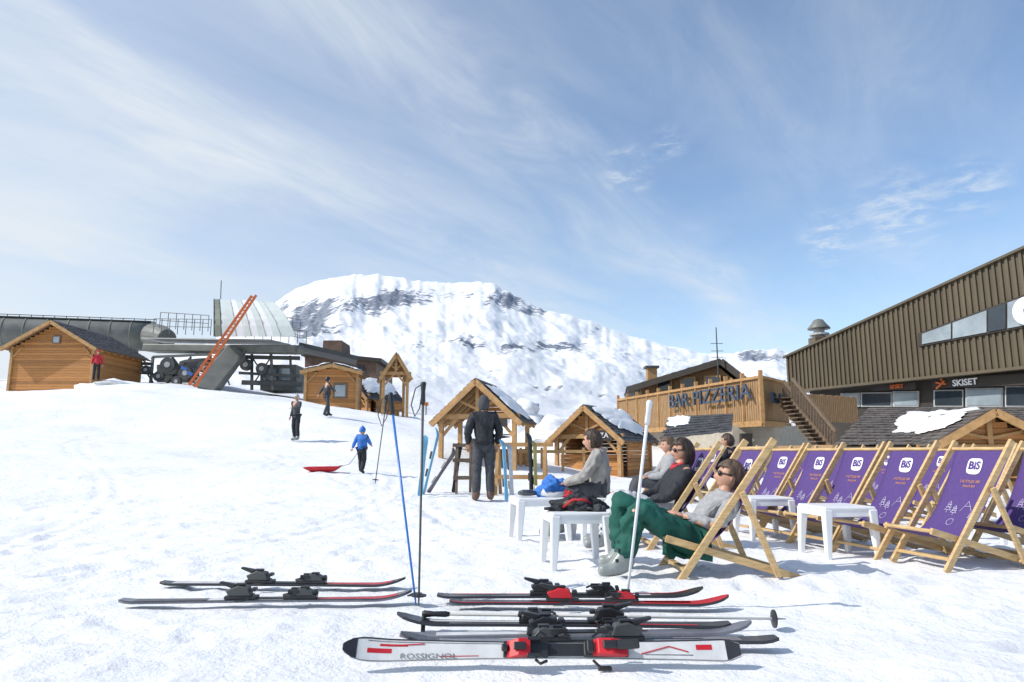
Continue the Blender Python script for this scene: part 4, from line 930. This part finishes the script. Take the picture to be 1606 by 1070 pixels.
pole('dark grey ski pole stuck nearly upright, crossing the blue one at its foot',P(664,599,Yp-.05),g+V((.01,-.03,0)),'dgrey',sdir=(-1,.2,0))
pole('white ski pole stuck upright in front of the green trousers',P(1019,628,3.9),G(982,950),'clearpole',strap=False,basket=False,r=.010,gm='clearpole')
g2=P(1232,972,3.75); g3=P(662,966,3.75)
pole('grey ski pole lying flat across the skis with its basket at the right',(g3.x,g3.y,.075),(g2.x,g2.y,.05),'lgrey',strap=True,sdir=(0,-1,.3))
# sled
p=S(506,16.6,742)
t=thing('red_sled','shallow red plastic sled on the snow behind the child','sled',p,R(8))
mb=MB()
def sl(u,v):
    x=(u-.5)*.85;y=(v-.5)*.42*(1-.5*max(0,.35-u)); e=max(abs(2*u-1)**4,abs(2*v-1)**4); return V((x,y,.03+.1*e+.05*max(0,u-.8)*4))
mb.sheet(sl,20,12); mb.build('hull','red',t,smooth=True,solid=.012)
for s_ in(-1,1): MB().tube([(-.38,s_*.19,.13),(.38,s_*.21,.14)],.012,7).build('rim','red',t)
MB().tube([(.42,0,.15),(.6,.05,.2),(.82,.12,.52)],.007,6).build('rope','dgrey',t)
p=S(727,13.5,762)
t=thing('ski_rack','wooden A frame ski rack left of the person in black','ski rack',p,R(10))
for s_ in(-1,1):
    for e in(-1,1): MB().beam((s_*.16,e*.28,0),(s_*.13,0,.92),.05,.05).build('leg','grey_wood',t)
for z in(.3,.62,.9): MB().beam((-.22,-.28*(1-z/.92)-.03,z),(.22,-.28*(1-z/.92)-.03,z),.04,.07).build('crossbar','grey_wood',t)
p=S(818,13.5,762)
t=thing('ski_rack','wooden ski rack right of the person in black','ski rack',p,R(-8))
for s_ in(-1,1):
    for e in(-1,1): MB().beam((s_*.45,e*.3,0),(s_*.45,0,.95),.06,.06).build('leg','timber',t)
MB().beam((-.6,0,.95),(.6,0,.95),.08,.08).build('crossbar','timber',t); MB().beam((-.55,-.2,.35),(.55,-.2,.35),.05,.08).build('crossbar','timber',t)
def upski(label,px0,py0,px1,py1,Y,m_,yaw=0):
    a=P(px0,py0,Y);b=P(px1,py1,Y+.1); a.z=min(a.z,H(a.x,a.y)+.02); L_=(b-a).length; d=(b-a).normalized()
    t=thing('ski',label,'ski',a); mb=MB(); skimesh(mb,L_,tipup=.09)
    x=d; y=V((math.cos(yaw),math.sin(yaw),0)); y=(y-x*y.dot(x)).normalized(); z=x.cross(y)
    mt=Matrix((x,y,z)).transposed(); ctr=(b-a)/2
    mb.v=[mt@q+ctr for q in mb.v]; mb.build('ski_body',m_,t)
    for o_,nm in((-.22,'heel_binding'),(.10,'toe_binding')):
        mb=MB(); mb.box((o_,0,.035),(.14,.06,.05)); mb.v=[mt@q+ctr for q in mb.v]; mb.build(nm,'black',t,bevel=.006)
upski('light blue ski standing upright with curled tip left of the rack',659,762,668,682,12.6,'skiblue',.3)
upski('light blue ski leaning with its tip bent right, by the rack',665,760,690,672,12.9,'skiblue',1.2)
upski('slim grey blue ski leaning low toward the rack',672,757,716,705,13.2,'skigrey',.8)
upski('pale blue ski standing just right of the person in black',795,778,790,688,12.2,'skiblue',.9)
upski('white and pale blue ski second to the right of the person in black',803,776,800,695,12.3,'lbloth',.6)
upski('dark ski with pale edge on the right rack',834,770,831,678,13,'skidark',.6)
upski('yellow ski at the right end of the rack',841,770,839,690,13,'yellow',.8)
upski('slanted dark ski leaning on the left side of the wooden rack',712,760,722,694,13.4,'skidark',.4)
pole('slanted black ski pole seen between the two crossed blue poles and the child',P(606,628,9.5),P(590,700,9.5)-V((0,0,.5)),'dgrey')
for i,(x,y,Y) in enumerate([(668,648,75),(700,655,70),(842,650,80)]):
    t=thing('piste_marker','thin %s piste pole on the slope behind the kiosk'%['leftmost','middle','right hand'][i],'pole',P(x,y+6,Y),group='piste poles'); k=Y/F
    MB().tube([(0,0,-1),(0,0,22*k)],.06,6).build('shaft','dgrey',t); MB().box((0,0,20*k),(.5,.05,.4)).build('flag',['net','red','denim'][i],t)
t=thing('snow_fence','low wooden rail fence on the snow bank left of the snowy roofed hut','fence',S(858,27,735))
for i in range(4): MB().beam((-1+i*.8,0,-.2),(-1+i*.8,0,.8),.09,.09,up=(0,1,0)).build('post','timber',t)
MB().beam((-1.1,-.06,.65),(1.5,-.06,.65),.05,.12).build('rail','timber',t)
# ---------------- light / world
sd=V((-.86,-.24,0)).normalized(); el=R(42); sv=V((sd.x*math.cos(el),sd.y*math.cos(el),math.sin(el)))
sun=bpy.data.lights.new('sun','SUN'); sun.energy=4.15; sun.angle=R(.5); sun.color=(1,.965,.91)
so=bpy.data.objects.new('sun',sun); C.objects.link(so); so.rotation_euler=sv.to_track_quat('Z','Y').to_euler()
w=bpy.data.worlds.new('World'); bpy.context.scene.world=w; w.use_nodes=True; N=w.node_tree.nodes; L=w.node_tree.links
bg=N['Background']; bg.inputs['Strength'].default_value=.15
sky=N.new('ShaderNodeTexSky'); sky.sky_type='NISHITA'; sky.sun_disc=False; sky.sun_elevation=el; sky.sun_rotation=math.atan2(sd.x,sd.y); sky.altitude=300; sky.air_density=1.0; sky.dust_density=.4; sky.ozone_density=1.3
tc=N.new('ShaderNodeTexCoord'); sp=N.new('ShaderNodeSeparateXYZ'); L.new(tc.outputs['Generated'],sp.inputs[0])
def mt(op,*a):
    q=N.new('ShaderNodeMath'); q.operation=op
    for i,k in enumerate(a):
        if isinstance(k,(int,float)): q.inputs[i].default_value=k
        else: L.new(k,q.inputs[i])
    return q.outputs[0]
zc=mt('MAXIMUM',mt('ADD',sp.outputs[2],.06),.05); cx=mt('DIVIDE',sp.outputs[0],zc); cy=mt('DIVIDE',sp.outputs[1],zc)
al=R(31); ux=mt('ADD',mt('MULTIPLY',cx,math.cos(al)),mt('MULTIPLY',cy,-math.sin(al))); uy=mt('ADD',mt('MULTIPLY',cx,math.sin(al)),mt('MULTIPLY',cy,math.cos(al)))
def cn(sx,sy,sc,det,rg,dist,off=0):
    cb=N.new('ShaderNodeCombineXYZ'); L.new(mt('MULTIPLY',ux,sx),cb.inputs[0]); L.new(mt('MULTIPLY',uy,sy),cb.inputs[1]); cb.inputs[2].default_value=off
    q=N.new('ShaderNodeTexNoise'); q.inputs['Scale'].default_value=sc; q.inputs['Detail'].default_value=det; q.inputs['Roughness'].default_value=rg; q.inputs['Distortion'].default_value=dist; L.new(cb.outputs[0],q.inputs['Vector']); return q.outputs[0]
def mr(x,a,b,c=0,d=1):
    q=N.new('ShaderNodeMapRange'); q.interpolation_type='SMOOTHSTEP'; L.new(x,q.inputs[0]); q.inputs[1].default_value=a;q.inputs[2].default_value=b;q.inputs[3].default_value=c;q.inputs[4].default_value=d; return q.outputs[0]
n1=cn(1,.7,.8,4,.5,.3,2.2); uxd=mt('ADD',ux,mt('MULTIPLY_ADD',n1,.8,-.4))
def band(c,w_): 
    q=mt('DIVIDE',mt('SUBTRACT',uxd,c),w_); return mt('EXPONENT',mt('MULTIPLY',mt('MULTIPLY',q,q),-1.0))
st=mr(cn(2.6,.75,1.5,9,.62,.8,4.0),.30,.74); sft_=mr(cn(.9,.5,1.1,6,.56,.5,8.2),.34,.76); fine=mr(cn(4.5,1.3,1.4,8,.66,1.0,6.0),.3,.75)
left=mr(sp.outputs[0],.26,-.64); low=mr(sp.outputs[2],.40,.04)
cl=mt('MULTIPLY',mt('ADD',band(-.92,.22),mt('MULTIPLY',band(-1.7,.38),.8)),mt('MULTIPLY_ADD',st,.38,.12))
cl=mt('ADD',cl,mt('MULTIPLY',mt('MULTIPLY',band(-.25,.25),st),.12))
cl=mt('ADD',cl,mt('MULTIPLY',sft_,mt('MULTIPLY_ADD',fine,.12,.12))); cl=mt('ADD',cl,mt('MULTIPLY',left,mt('MULTIPLY_ADD',sft_,.24,.34))); cl=mt('ADD',cl,mt('MULTIPLY',mt('MULTIPLY',low,left),.45)); cl=mt('ADD',cl,mt('MULTIPLY_ADD',low,.10,.04))
puffn=mr(cn(3.5,3.5,2.6,8,.62,.3,12.0),.40,.68)
for (x_,y_,w_) in((1410,332,.045),(1300,372,.03),(985,268,.03),(1050,225,.02),(1530,290,.03)):
    d=ray(x_,y_).normalized(); vd=N.new('ShaderNodeVectorMath'); vd.operation='DISTANCE'; L.new(tc.outputs['Generated'],vd.inputs[0]); vd.inputs[1].default_value=d
    cl=mt('ADD',cl,mt('MULTIPLY',mt('MULTIPLY',mr(vd.outputs['Value'],w_*1.6,w_*.2),puffn),.55))
cl=mt('MINIMUM',cl,.95)
hs=N.new('ShaderNodeHueSaturation'); hs.inputs['Saturation'].default_value=1.1; hs.inputs['Value'].default_value=1.22; L.new(sky.outputs[0],hs.inputs['Color'])
mx=N.new('ShaderNodeMixRGB'); L.new(cl,mx.inputs[0]); L.new(hs.outputs[0],mx.inputs[1]); mx.inputs[2].default_value=(5.3,5.7,6.1,1); L.new(mx.outputs[0],bg.inputs[0])
cam=bpy.data.cameras.new('camera'); cam.lens=F/1606*36; cam.sensor_width=36; cam.clip_end=20000; cam.clip_start=.05
co=bpy.data.objects.new('camera',cam); C.objects.link(co); co.location=(0,0,EYE); co.rotation_euler=(math.pi/2+TH,0,0); bpy.context.scene.camera=co
sc=bpy.context.scene; sc.view_settings.view_transform='Standard'; sc.view_settings.look='None'
